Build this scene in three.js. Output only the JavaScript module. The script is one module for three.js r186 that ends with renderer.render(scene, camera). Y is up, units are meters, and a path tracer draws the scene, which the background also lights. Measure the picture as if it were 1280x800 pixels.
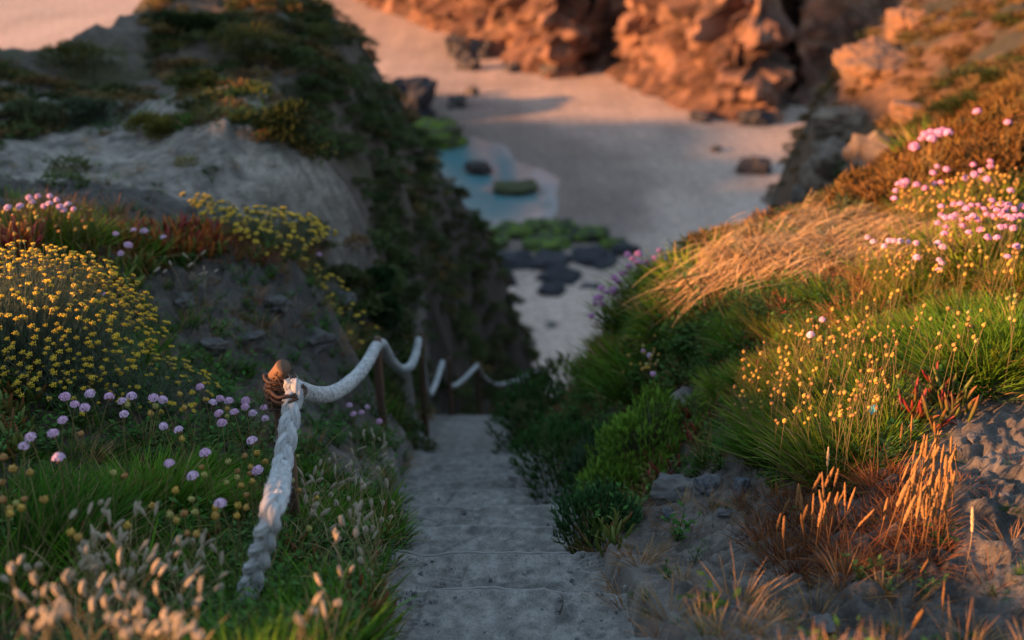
import * as THREE from 'three';
import { mergeGeometries, mergeVertices } from 'three/addons/utils/BufferGeometryUtils.js';

// ---------- camera, sky, sun, exposure ----------
const scene = new THREE.Scene();
const EYE = 18, PITCH = 23.4 * Math.PI / 180, FPX = 1500;        // eye above the beach; focal length in pixels of the 1280 x 800 photograph
const camera = new THREE.PerspectiveCamera(2 * Math.atan(400 / FPX) * 180 / Math.PI, 1.6, 0.05, 900);
camera.position.set(0, EYE, 0);
camera.rotation.set(-PITCH, 0, 0);
camera.focus = 2.88;
camera.userData.fStop = 2.15;
camera.updateMatrixWorld(true);

const SUN_AZ = 22 * Math.PI / 180, SUN_EL = 12 * Math.PI / 180;     // sun low on the left, a little behind the camera
const sunDir = new THREE.Vector3(-Math.cos(SUN_EL) * Math.cos(SUN_AZ), Math.sin(SUN_EL), Math.cos(SUN_EL) * Math.sin(SUN_AZ));
const sun = new THREE.DirectionalLight(new THREE.Color().setRGB(1.0, 0.46, 0.195), 5);
sun.position.copy(sunDir).multiplyScalar(120).add(new THREE.Vector3(0, EYE, -20));
sun.target.position.set(0, EYE, -20);
sun.castShadow = true; sun.shadow.radius = 3; sun.shadow.mapSize.set(4096, 4096);
Object.assign(sun.shadow.camera, { left: -130, right: 130, top: 130, bottom: -130, near: 1, far: 400 });
scene.add(sun, sun.target);

{ // the evening sky: blue overhead, paler to the horizon, a warm band round the low sun
  const W = 256, H = 128, d = new Float32Array(W * H * 4), s = sunDir;
  for (let j = 0; j < H; j++) for (let i = 0; i < W; i++) {
    const v = (j + 0.5) / H, u = (i + 0.5) / W, el = (v - 0.5) * Math.PI, az = (u - 0.5) * 2 * Math.PI;
    const x = Math.cos(el) * Math.cos(az), y = Math.sin(el), z = Math.cos(el) * Math.sin(az);
    const t = Math.max(0, y), hz = Math.pow(1 - t, 3.2), c = Math.max(0, x * s.x + y * s.y + z * s.z);
    const warm = Math.pow(c, 5) * hz, k = 0.335;
    const o = (j * W + i) * 4;
    d[o] = k * (0.38 + 0.24 * hz + 1.3 * warm);
    d[o + 1] = k * (0.56 + 0.20 * hz + 0.50 * warm);
    d[o + 2] = k * (0.80 + 0.06 * hz + 0.06 * warm);
    d[o + 3] = 1;
  }
  const sky = new THREE.DataTexture(d, W, H, THREE.RGBAFormat, THREE.FloatType);
  sky.mapping = THREE.EquirectangularReflectionMapping; sky.magFilter = THREE.LinearFilter; sky.minFilter = THREE.LinearFilter; sky.needsUpdate = true;
  scene.background = sky; scene.environment = sky;
}
const renderer = new THREE.WebGLRenderer();
renderer.toneMapping = THREE.LinearToneMapping;
renderer.toneMappingExposure = 2.9;
renderer.shadowMap.enabled = true;

// ---------- helpers ----------
function rng(seed) { let a = seed >>> 0; return () => { a = (a + 0x6D2B79F5) | 0; let t = Math.imul(a ^ (a >>> 15), 1 | a); t = (t + Math.imul(t ^ (t >>> 7), 61 | t)) ^ t; return ((t ^ (t >>> 14)) >>> 0) / 4294967296; }; }
const R = rng(77);
const rr = (a, b, f = R) => a + (b - a) * f();
const clamp = (x, a = 0, b = 1) => Math.min(b, Math.max(a, x));
const sst = (a, b, x) => { const t = clamp((x - a) / (b - a)); return t * t * (3 - 2 * t); };
const mix = (a, b, t) => a + (b - a) * t;
const V = (x, y, z) => new THREE.Vector3(x, y, z);
const C = (r, g, b) => new THREE.Color().setRGB(r, g, b);
function hash3(x, y, z) { let h = Math.imul(x | 0, 374761393) ^ Math.imul(y | 0, 668265263) ^ Math.imul(z | 0, 1440662683); h = Math.imul(h ^ (h >>> 13), 1274126177); return ((h ^ (h >>> 16)) >>> 0) / 4294967296; }
function noise(x, y, z = 0) {
  const X = Math.floor(x), Y = Math.floor(y), Z = Math.floor(z); let u = x - X, v = y - Y, w = z - Z;
  u = u * u * (3 - 2 * u); v = v * v * (3 - 2 * v); w = w * w * (3 - 2 * w);
  const g = (a, b, c) => hash3(X + a, Y + b, Z + c);
  return mix(mix(mix(g(0, 0, 0), g(1, 0, 0), u), mix(g(0, 1, 0), g(1, 1, 0), u), v), mix(mix(g(0, 0, 1), g(1, 0, 1), u), mix(g(0, 1, 1), g(1, 1, 1), u), v), w) * 2 - 1;
}
function fbm(x, y, z = 0, o = 4) { let s = 0, a = 0.5, f = 1; for (let i = 0; i < o; i++) { s += a * noise(x * f, y * f, z * f); a *= 0.5; f *= 2.03; } return s; }

const vary = (c, k, f) => c.clone().multiplyScalar(1 + (f() - 0.5) * 2 * k);
const taken = new Map();
function numbered(n) { const k = taken.get(n) || 0; taken.set(n, k + 1); return k ? n + '_' + String(k).padStart(3, '0') : n; }
function shade(o) { o.traverse(m => { if (m.isMesh) { m.castShadow = true; m.receiveShadow = true; } }); return o; }
function thing(name, label, category, pos = [0, 0, 0], group) {
  const o = new THREE.Group(); o.name = numbered(name); o.position.set(...pos); o.userData = { label, category };
  if (group) o.userData.group = group;
  scene.add(o); return o;
}
function tag(o, label, category, group) { o.userData.label = label; o.userData.category = category; if (group) o.userData.group = group; return o; }
function top(name, geo, m, kind) { const o = new THREE.Mesh(geo, m); o.name = numbered(name); if (kind) o.userData.kind = kind; scene.add(o); return shade(o); }
function part(parent, name, geo, m, label) { const o = new THREE.Mesh(geo, m); o.name = name; if (label) o.userData.label = label; parent.add(o); o.castShadow = o.receiveShadow = true; return o; }

// a growing soup of triangles with a colour at every corner
class Soup {
  constructor() { this.p = []; this.c = []; this.i = []; this.uv = null; }
  v(x, y, z, c) { this.p.push(x, y, z); this.c.push(c.r, c.g, c.b); return this.p.length / 3 - 1; }
  t(a, b, c) { this.i.push(a, b, c); }
  q(a, b, c, d) { this.i.push(a, b, c, a, c, d); }
  get n() { return this.i.length / 3; }
  geo(flat = false) {
    const g = new THREE.BufferGeometry();
    g.setAttribute('position', new THREE.Float32BufferAttribute(this.p, 3));
    g.setAttribute('color', new THREE.Float32BufferAttribute(this.c, 3));
    g.setIndex(this.i);
    g.computeVertexNormals();
    return g;
  }
}
const _a = V(), _b = V(), _s = V();
// a grass blade: ribbon from p along dir, bending by `bend` (a vector added quadratically), n segments
function blade(S, p, dir, len, w, bend, c0, c1, n = 3, ang = 0) {
  _s.set(Math.cos(ang), 0, Math.sin(ang));
  let a = -1, b = -1;
  const col = new THREE.Color();
  for (let k = 0; k <= n; k++) {
    const t = k / n, x = p.x + dir.x * len * t + bend.x * t * t, y = p.y + dir.y * len * t + bend.y * t * t, z = p.z + dir.z * len * t + bend.z * t * t;
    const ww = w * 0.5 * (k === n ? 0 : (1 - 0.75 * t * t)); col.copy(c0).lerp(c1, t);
    if (k === n) { const e = S.v(x, y, z, col); S.t(a, b, e); return; }
    const c = S.v(x - _s.x * ww, y, z - _s.z * ww, col), d = S.v(x + _s.x * ww, y, z + _s.z * ww, col);
    if (k) S.q(a, b, d, c);
    a = c; b = d;
  }
}
// a thin three-sided stem along points
function stem(S, pts, r0, r1, c0, c1, sides = 3) {
  const col = new THREE.Color(); let prev = null; const n = pts.length - 1;
  for (let k = 0; k <= n; k++) {
    const t = k / n, r = mix(r0, r1, t); col.copy(c0).lerp(c1, t); const ring = [];
    for (let s = 0; s < sides; s++) { const an = s / sides * 6.2832; ring.push(S.v(pts[k].x + Math.cos(an) * r, pts[k].y, pts[k].z + Math.sin(an) * r, col)); }
    if (prev) for (let s = 0; s < sides; s++) S.q(prev[s], ring[s], ring[(s + 1) % sides], prev[(s + 1) % sides]);
    prev = ring;
  }
}
function bezier(a, b, c, n) { const o = []; for (let k = 0; k <= n; k++) { const t = k / n, u = 1 - t; o.push(V(u * u * a.x + 2 * u * t * b.x + t * t * c.x, u * u * a.y + 2 * u * t * b.y + t * t * c.y, u * u * a.z + 2 * u * t * b.z + t * t * c.z)); } return o; }

// ---------- textures ----------
function noiseTex(size, fn, srgb = false) {
  const d = new Uint8Array(size * size * 4);
  for (let j = 0; j < size; j++) for (let i = 0; i < size; i++) { const c = fn(i / size, j / size), o = (j * size + i) * 4; d[o] = clamp(c[0]) * 255; d[o + 1] = clamp(c[1]) * 255; d[o + 2] = clamp(c[2]) * 255; d[o + 3] = 255; }
  const t = new THREE.DataTexture(d, size, size); t.wrapS = t.wrapT = THREE.RepeatWrapping; t.magFilter = THREE.LinearFilter; t.minFilter = THREE.LinearMipmapLinearFilter;
  if (srgb) t.colorSpace = THREE.SRGBColorSpace; t.needsUpdate = true; return t;
}
function tnoise(u, v, f, s) { // tiling value noise
  const x = u * f, y = v * f, X = Math.floor(x), Y = Math.floor(y); let a = x - X, b = y - Y; a = a * a * (3 - 2 * a); b = b * b * (3 - 2 * b);
  const g = (i, j) => hash3(((X + i) % f + f) % f, ((Y + j) % f + f) % f, s);
  return mix(mix(g(0, 0), g(1, 0), a), mix(g(0, 1), g(1, 1), a), b);
}
const grit = (u, v, s) => 0.12 * tnoise(u, v, 4, s) + 0.16 * tnoise(u, v, 16, s + 1) + 0.22 * tnoise(u, v, 64, s + 2) + 0.28 * tnoise(u, v, 170, s + 3) + 0.22 * tnoise(u, v, 384, s + 4);
const sandBump = noiseTex(768, (u, v) => { let g = grit(u, v, 3); const pk = tnoise(u, v, 130, 9); if (pk > 0.86) g -= (pk - 0.86) * 2.2; return [g, g, g]; });
const sandTint = noiseTex(768, (u, v) => { // grains: mostly mid, dark flecks and pale shell bits
  let g = 0.84 + 0.5 * (grit(u, v, 21) - 0.5); const f = tnoise(u, v, 256, 31), h = tnoise(u, v, 200, 37), k = tnoise(u, v, 24, 41);
  if (f > 0.83) g *= 1 - (f - 0.83) * 4.2; if (h > 0.92) g += (h - 0.92) * 3.5; g *= 0.86 + 0.28 * k;
  return [g * 1.02, g, g * 0.97]; }, true);
const rockBump = noiseTex(512, (u, v) => { const g = 0.4 * tnoise(u, v, 6, 51) + 0.3 * tnoise(u, v, 18, 52) + 0.2 * tnoise(u, v, 60, 53) + 0.1 * tnoise(u, v, 200, 54); return [g, g, g]; });
// ---------- where things stand: pixels of the photograph to points ----------
const cp = Math.cos(PITCH), sp = Math.sin(PITCH);
function rayDir(px, py) { const u = (px - 640) / FPX, v = -(py - 400) / FPX; return V(u, v * cp - sp, -cp - v * sp); }
function P(px, py, d) { const r = rayDir(px, py), t = d / -r.z; return V(r.x * t, EYE + r.y * t, -d); }

// the path: drop below the eye and sideways place by distance d ahead
const TREAD = 0.4, RISE = 0.18, D0 = 2.19 - 0.4 * 3;
const pathX = d => -0.02 - 0.055 * (d - 2.19) + 0.028 * Math.max(0, d - 8) ** 2;
const pathDrop = d => 1.6 + 0.45 * (d - 2.19) + 0.12 * Math.max(0, d - 7.6) ** 1.5;
const pathHalf = d => 0.24 + 0.010 * (d - 1.8) + 0.012 * Math.sin(d * 2.1) + 0.02 * noise(d * 1.7, 3.3);

// ground seen in the photograph: [px, py, d]
const ctl = [
  [0, 800, 1.62], [100, 800, 1.66], [250, 800, 1.7], [400, 765, 1.98], [470, 800, 1.8], [365, 660, 2.5], [100, 610, 2.4], [0, 580, 2.35], [230, 640, 2.35], [160, 700, 2.0], [20, 690, 1.95],
  [150, 490, 3.2], [60, 460, 3.0], [0, 440, 3.0], [280, 505, 3.3], [420, 565, 3.4], [300, 445, 3.9], [300, 385, 4.2], [270, 345, 4.4], [380, 345, 4.8], [420, 400, 4.6], [450, 470, 4.6],
  [100, 305, 4.1], [0, 285, 4.1], [200, 305, 4.4], [340, 315, 4.8], [100, 230, 5.4], [300, 230, 5.6], [450, 270, 6.0], [0, 205, 5.6], [200, 185, 6.3], [400, 190, 7.0], [480, 330, 6.2],
  [150, 155, 7.0], [0, 155, 6.8], [60, 100, 8.2], [200, 95, 8.5], [300, 65, 9.5], [400, 100, 9.5], [250, 22, 11], [390, 14, 12], [330, -20, 13],
  [440, 50, 11.6], [470, 120, 11.6], [500, 230, 9.5], [520, 182, 12], [560, 242, 12.5], [600, 285, 13], [612, 345, 14], [640, 432, 15], [540, 350, 9.5], [520, 400, 8], [570, 425, 9.5], [602, 448, 11], [500, 470, 6.3], [530, 505, 7.0], [625, 478, 11.6], [480, 520, 5.2],
  [640, 545, 7.0], [690, 605, 4.6], [722, 685, 3.2], [765, 745, 2.4], [805, 795, 2.0],
  [720, 520, 5.4], [760, 500, 4.6], [785, 430, 5.0], [805, 375, 5.2], [870, 340, 4.6], [840, 520, 3.8], [840, 610, 3.1], [875, 650, 2.75], [800, 700, 2.58], [900, 740, 2.15], [1000, 780, 1.9], [1000, 610, 2.65], [1100, 680, 2.15], [1250, 780, 1.84], [1250, 600, 2.40], [1230, 525, 2.74],
  [1100, 570, 2.65], [950, 500, 3.3], [1050, 500, 3.05], [1150, 470, 3.0], [1280, 475, 2.9], [950, 410, 3.8], [1100, 410, 3.5], [1250, 405, 3.3], [900, 350, 4.3], [1000, 330, 4.3], [1150, 330, 4.0], [1280, 310, 3.9], [1000, 297, 4.8], [1100, 268, 5.0], [1280, 240, 4.7], [1070, 240, 6.0], [1150, 195, 6.0], [1280, 145, 6.5],
  [1250, 85, 9.5], [1180, 135, 9.0], [1110, 165, 10], [1020, 245, 12], [1035, 180, 12.6], [1065, 105, 13.5], [1100, 62, 15], [1280, 20, 14], [1170, 25, 17], [1130, 0, 19], [1250, -40, 20],
];
const nodes = ctl.map(([px, py, d]) => { const p = P(px, py, d); return [p.x, d, EYE - p.y]; });
for (let d = 0.6; d < 8.2; d += 0.8) for (const s of [-0.9, 0, 0.9]) nodes.push([pathX(d) + s * 0.3, d, pathDrop(d) - Math.abs(s) * 0.03]);
nodes.push([pathX(9.4), 9.4, 4.9], [pathX(11), 11, 5.7]);
// behind and beside the frame the cliff top goes on
for (const [x, d, h] of [[0, -0.5, 1.0], [0, -3, 0.7], [-2, 0.5, 0.98], [-3, 0.7, 0.59], [-3, 1.5, 0.7], [-3.1, 2.2, 0.98], [-3, -2, 0.6], [2, 0.3, 1.05], [3, -2, 0.7], [-3.3, 3.2, 1.2], [-4.2, 4.3, 0.98], [-4.5, 5.3, 0.95], [-6, 5.5, 0.62], [-6.4, 8, 0.72], [-8, 8, 0.35], [-8, 5, 0.35], [-8, 0, 0.3], [-11, 6, 0.4], [-10, 11, 1.3], [-16, 4, 0.7], [-16, 14, 1.5], [2.6, 3, 1.05], [3.6, 5, 1.0], [4.8, 7, 1.0], [7, 10, 1.2], [10, 14, 1.4], [14, 20, 1.6], [12, 4, 0.5], [-16, -8, 0.5], [12, -8, 0.4]]) nodes.push([x, d, h]);
// thin-plate spline through those points (a little smoothing)
const tps = (() => {
  const n = nodes.length, N = n + 3, A = Array.from({ length: N }, () => new Float64Array(N + 1));
  const U = r2 => r2 < 1e-9 ? 0 : 0.5 * r2 * Math.log(r2);
  for (let i = 0; i < n; i++) {
    for (let j = 0; j < n; j++) A[i][j] = U((nodes[i][0] - nodes[j][0]) ** 2 + (nodes[i][1] - nodes[j][1]) ** 2);
    A[i][i] += 0.012; A[i][n] = 1; A[i][n + 1] = nodes[i][0]; A[i][n + 2] = nodes[i][1]; A[i][N] = nodes[i][2];
    A[n][i] = 1; A[n + 1][i] = nodes[i][0]; A[n + 2][i] = nodes[i][1];
  }
  for (let c = 0; c < N; c++) { let p = c; for (let r = c + 1; r < N; r++) if (Math.abs(A[r][c]) > Math.abs(A[p][c])) p = r; [A[c], A[p]] = [A[p], A[c]]; for (let r = c + 1; r < N; r++) { const f = A[r][c] / A[c][c]; if (f) for (let k = c; k <= N; k++) A[r][k] -= f * A[c][k]; } }
  const w = new Float64Array(N); for (let r = N - 1; r >= 0; r--) { let s = A[r][N]; for (let k = r + 1; k < N; k++) s -= A[r][k] * w[k]; w[r] = s / A[r][r]; }
  return (x, d) => { let s = w[n] + w[n + 1] * x + w[n + 2] * d; for (let i = 0; i < n; i++) { const dx = x - nodes[i][0], dd = d - nodes[i][1], q = dx * dx + dd * dd; if (q > 1e-9) s += w[i] * 0.5 * q * Math.log(q); } return s; };
})();
// the cliff edge in plan (x, d): beyond it the ground falls to the beach
const edge = [[-60, 14], [-20, 13], [-9, 10.5], [-5.4, 9.3], [-3.75, 8.9], [-3.3, 9.6], [-3.25, 13.2], [-2.15, 12.8], [-1.75, 12.0], [-1.25, 12.0], [-0.78, 12.7], [-0.55, 13.6], [0.0, 12.2], [0.38, 11.0], [0.62, 8.6], [0.55, 6.6], [0.95, 5.9], [1.5, 6.2], [2.05, 7.2], [2.8, 9], [3.15, 12], [3.5, 13.6], [4.4, 16], [5.6, 18.4], [9, 23], [16, 28], [60, 34]];
const poly = [...edge, [60, -40], [-60, -40]];
function beyond(x, d) { // metres outside the cliff edge (0 inside)
  let inside = false, best = 1e9;
  for (let i = 0, j = poly.length - 1; i < poly.length; j = i++) {
    const [ax, ad] = poly[i], [bx, bd] = poly[j];
    if ((ad > d) !== (bd > d) && x < (bx - ax) * (d - ad) / (bd - ad) + ax) inside = !inside;
    const ex = bx - ax, ed = bd - ad, t = clamp(((x - ax) * ex + (d - ad) * ed) / (ex * ex + ed * ed)); best = Math.min(best, Math.hypot(x - ax - ex * t, d - ad - ed * t));
  }
  return inside ? 0 : best;
}
// rising ground left of the frame, behind which the sun goes down
function leftRise(x, d) { const off = -(x + 1.55 + 0.46 * Math.max(0, d)); return CREST * sst(0.3, 3.6, off) * sst(-9, -2, d + 0.0) * (1 - sst(13, 17, d)); }
const CREST = 0.1;
function dropAt(x, d, fine = true) { // metres below the eye
  let h = tps(x, d);
  h = Math.max(0.05, h) - leftRise(x, d);
  const b = beyond(x, d);
  if (b > 0) h += Math.min(b, 0.5) * 0.8 + Math.max(0, b - 0.3) * (2.0 + 0.5 * noise(x * 0.6, d * 0.6)) ;
  const dp = Math.abs(x - pathX(d)) / (pathHalf(d) + 0.02);
  let k = 1;
  if (d > -1 && d < 9) { k = sst(0.75, 1.7, dp); h = mix(Math.min(h, pathDrop(d) - 0.05), h, sst(1.15, 2.3, dp)); h = mix(Math.max(h, pathDrop(d) + 0.16), h, sst(0.9, 1.12, dp)); }
  const near = Math.hypot(x, d);
  h -= k * (0.05 * fbm(x * 1.3 + 7, d * 1.3, 1.7, 3) + 0.16 * sst(5, 11, near) * fbm(x * 0.7, d * 0.7, 9, 3) + 0.13 * sst(6.8, 8, near) * fbm(x * 2.6, d * 2.6, 19, 4) + 0.045 * sst(4.8, 5.2, near) * fbm(x * 4.5, d * 4.5, 29, 4));
  if (fine) h -= k * (0.030 * fbm(x * 6, d * 6, 2.2, 3) + 0.010 * noise(x * 31, d * 31, 4) * (near < 7 ? 1 : 0) + dirtMask(x, d) * (0.035 * Math.abs(noise(x * 9 + 3, d * 12, 8)) + 0.024 * Math.abs(noise(x * 27, d * 27, 18)) + 0.012 * noise(x * 60, d * 60, 6)));
  return Math.min(h, EYE + 0.6);
}
// the bare crumbling bank to the right of the path
function dirtMask(x, d) { return sst(0.22, 0.4, x) * (1 - sst(2.6, 3.2, d)) * sst(0.6, 1.2, d) + sst(-0.55, -0.8, x) * sst(3.5, 3.9, d) * (1 - sst(4.9, 5.3, d)); }
let sheet = null;                                                // the hillside's own corners, once built
function ground(x, z) {
  const r = Math.hypot(x, z), a = Math.atan2(x, -z) * 180 / Math.PI;
  if (!sheet || r <= sheet.rows[0] || r >= sheet.rows[sheet.rows.length - 1]) return EYE - dropAt(x, -z);
  const find = (l, v) => { let lo = 0, hi = l.length - 1; while (hi - lo > 1) { const m = (lo + hi) >> 1; if (l[m] <= v) lo = m; else hi = m; } return lo; };
  const j = find(sheet.rows, r), i = find(sheet.cols, a), u = (a - sheet.cols[i]) / (sheet.cols[i + 1] - sheet.cols[i]), v = (r - sheet.rows[j]) / (sheet.rows[j + 1] - sheet.rows[j]), n = sheet.cols.length, y = k => sheet.y[k * 3 + 1];
  return mix(mix(y(j * n + i), y(j * n + i + 1), u), mix(y((j + 1) * n + i), y((j + 1) * n + i + 1), u), v);
}
// the point at height s above the ground on the ray through a pixel
function onRay(px, py, s = 0, far = 22) {
  const r = rayDir(px, py); let d = 1.15, pd = d, g;
  const f = d => { const t = d / -r.z; return EYE + r.y * t - ground(r.x * t, -d) - s; };
  let fp = f(d); if (fp < 0) { const t = d / -r.z; return V(r.x * t, EYE + r.y * t, -d); }
  for (; d < far;) { const st = 0.03 + 0.02 * d; pd = d; d += st; g = f(d); if (g < 0) { let a = pd, b = d; for (let k = 0; k < 9; k++) { const m = (a + b) / 2; if (f(m) < 0) b = m; else a = m; } const t = b / -r.z; return V(r.x * t, EYE + r.y * t, -b); } fp = g; }
  return null;
}

// ---------- the hillside: one sheet, finest where the camera looks ----------
const groundMat = new THREE.MeshStandardMaterial({ vertexColors: true, roughness: 0.97, map: sandTint, bumpMap: sandBump, bumpScale: 0.003 });
{
  const cols = [], rows = [];
  for (let a = -180; a < -34; a += 6) cols.push(a); for (let a = -34; a < -27; a += 1) cols.push(a);
  for (let a = -27; a < 27; a += 0.085) cols.push(a); for (let a = 27; a < 34; a += 1) cols.push(a); for (let a = 34; a <= 180; a += 6) cols.push(a);
  for (let r = 0.25; r < 1.4; r *= 1.06) rows.push(r); for (let r = 1.4; r < 8; r *= 1.0062) rows.push(r); for (let r = 8; r < 24; r *= 1.013) rows.push(r); for (let r = 24; r < 50; r *= 1.06) rows.push(r);
  const S = new Soup(), uv = [], nc = cols.length, col = new THREE.Color();
  const sand = C(0.225, 0.20, 0.175), pale = C(0.32, 0.29, 0.26), soil = C(0.10, 0.075, 0.055), peat = C(0.05, 0.045, 0.03), rust = C(0.22, 0.12, 0.06), green = C(0.045, 0.055, 0.022);
  for (const r of rows) for (const a of cols) {
    const t = a * Math.PI / 180, x = Math.sin(t) * r, d = Math.cos(t) * r, h = dropAt(x, d);
    const n1 = fbm(x * 1.1, d * 1.1, 5, 4), n2 = fbm(x * 4, d * 4, 15, 3);
    // what the ground is made of
    let s = sst(0.1, -0.25, n1 + 0.4 * n2);                       // soil under the plants
    col.copy(soil).lerp(peat, s);
    const flat = sst(-0.3, 0.1, x + 0.5) ; 
    const sandFlat = sst(4.8, 5.3, d + 0.5 * n1) * (1 - sst(7.1, 7.8, d + 0.6 * n1)) * (1 - sst(-1.15, -0.5, x + 0.5 * n1 - 0.05 * (d - 5)));
    const bank = dirtMask(x, d) * sst(-0.5, 0.1, n2 + 0.3);
    const right = sst(0.75, 0.95, x + 0.1 * n2 - 0.1 * (d - 2)) * (1 - sst(2.7, 3.0, d + 0.25 * n1));
    const pth = 1 - sst(0.95, 1.6, Math.abs(x - pathX(d)) / (pathHalf(d) + 0.05) + 0.35 * n2);
    const sd = Math.max(sandFlat, bank * 0.85, right, d < 9 && d > 0.4 ? pth : 0);
    col.lerp(sand.clone().lerp(pale, clamp(0.4 + n2)), sd); if (sandFlat > 0) { col.lerp(C(0.46, 0.40, 0.335), sandFlat * clamp(0.65 + 0.8 * n2)); col.multiplyScalar(1 - 0.35 * sandFlat * sst(0.1, 0.35, fbm(x * 9, d * 9, 33, 3))); } if (bank > 0.05) col.multiplyScalar(1 - 0.55 * bank * (x < 0 ? 1 : sst(-0.2, 0.3, n2 + 0.1)));
    // bare brown earth and moss on the left hill, rusty earth on the far right slope, both with ragged edges
    const hillZone = x < -0.8 ? sst(7.3, 7.8, d + 0.9 * n1) : 0, slopeZone = x > 1.2 ? sst(6.2, 6.8, d + 0.9 * n1) : 0;
    col.lerp(C(0.15, 0.115, 0.085), hillZone); col.lerp(C(0.075, 0.07, 0.02), hillZone * 0.85 * sst(-0.12, 0.12, fbm(x * 1.7, d * 1.7, 63, 4)));
    col.lerp(rust, slopeZone * 0.8); col.lerp(green, slopeZone * 0.8 * sst(0.0, 0.2, fbm(x * 1.3, d * 1.3, 71, 4)));
    S.v(x, EYE - h, -d, col); uv.push(x / 0.9, d / 0.9);
  }
  for (let j = 0; j < rows.length - 1; j++) for (let i = 0; i < nc - 1; i++) { const a = j * nc + i; S.q(a, a + 1, a + nc + 1, a + nc); }
  // close the small hole under the feet
  const c0 = S.v(0, EYE - dropAt(0, 0), 0, sand); uv.push(0, 0); for (let i = 0; i < nc - 1; i++) S.t(c0, i + 1, i);
  sheet = { rows, cols, y: S.p };
  const g = S.geo(); g.setAttribute('uv', new THREE.Float32BufferAttribute(uv, 2));
  top('hillside', g, groundMat, 'structure');
}

// ---------- the trodden sand path: one mesh for each step ----------
const pathRoot = new THREE.Group(); pathRoot.name = 'sand_path'; pathRoot.userData.kind = 'structure'; scene.add(pathRoot);
const pathMat = new THREE.MeshStandardMaterial({ vertexColors: true, roughness: 0.95, map: sandTint, bumpMap: sandBump, bumpScale: 0.0018 });
const boardMat = new THREE.MeshStandardMaterial({ vertexColors: true, roughness: 0.95 });
// shoe prints: [x, d, turn, length, style]
const prints = [[-0.17, 2.42, 0.25, 0.26, 1], [-0.02, 2.46, 1.2, 0.25, 2], [0.14, 2.24, 0.5, 0.22, 2], [-0.23, 2.12, 0.2, 0.26, 1], [-0.22, 1.86, 0.15, 0.27, 1], [0.18, 2.62, -0.3, 0.25, 1], [0.27, 1.95, 0.8, 0.24, 2], [0.2, 3.05, -0.2, 0.26, 2], [-0.14, 3.3, 0.1, 0.26, 1], [-0.05, 1.78, -0.4, 0.27, 2], [-0.2, 3.9, 0.1, 0.26, 2], [0.02, 4.2, -0.2, 0.26, 1], [0.12, 3.62, -0.1, 0.26, 2], [-0.1, 2.9, 0.9, 0.22, 2]];
function printDepth(x, d) {
  let s = 0;
  for (const [px, pd, a, len, st] of prints) {
    const dx = x - px, dd = d - pd; if (dx * dx + dd * dd > 0.06) continue;
    const u = dx * Math.cos(a) - dd * Math.sin(a), v = dx * Math.sin(a) + dd * Math.cos(a), w = (0.038 - 0.010 * Math.abs(v / len * 2 + 0.2)), e = Math.max(Math.abs(u) / w, Math.abs(v) / (len / 2));
    const m = 1 - sst(0.85, 1.12, e), rim = sst(0.9, 1.1, e) * (1 - sst(1.1, 1.5, e));
    s -= m * (st === 1 ? 0.003 + 0.006 * (Math.sin(v * 340) > 0 ? 1 : 0) : 0.004 + 0.003 * noise(x * 60, d * 60, 2)); s += rim * 0.002;
  }
  return s;
}
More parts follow.
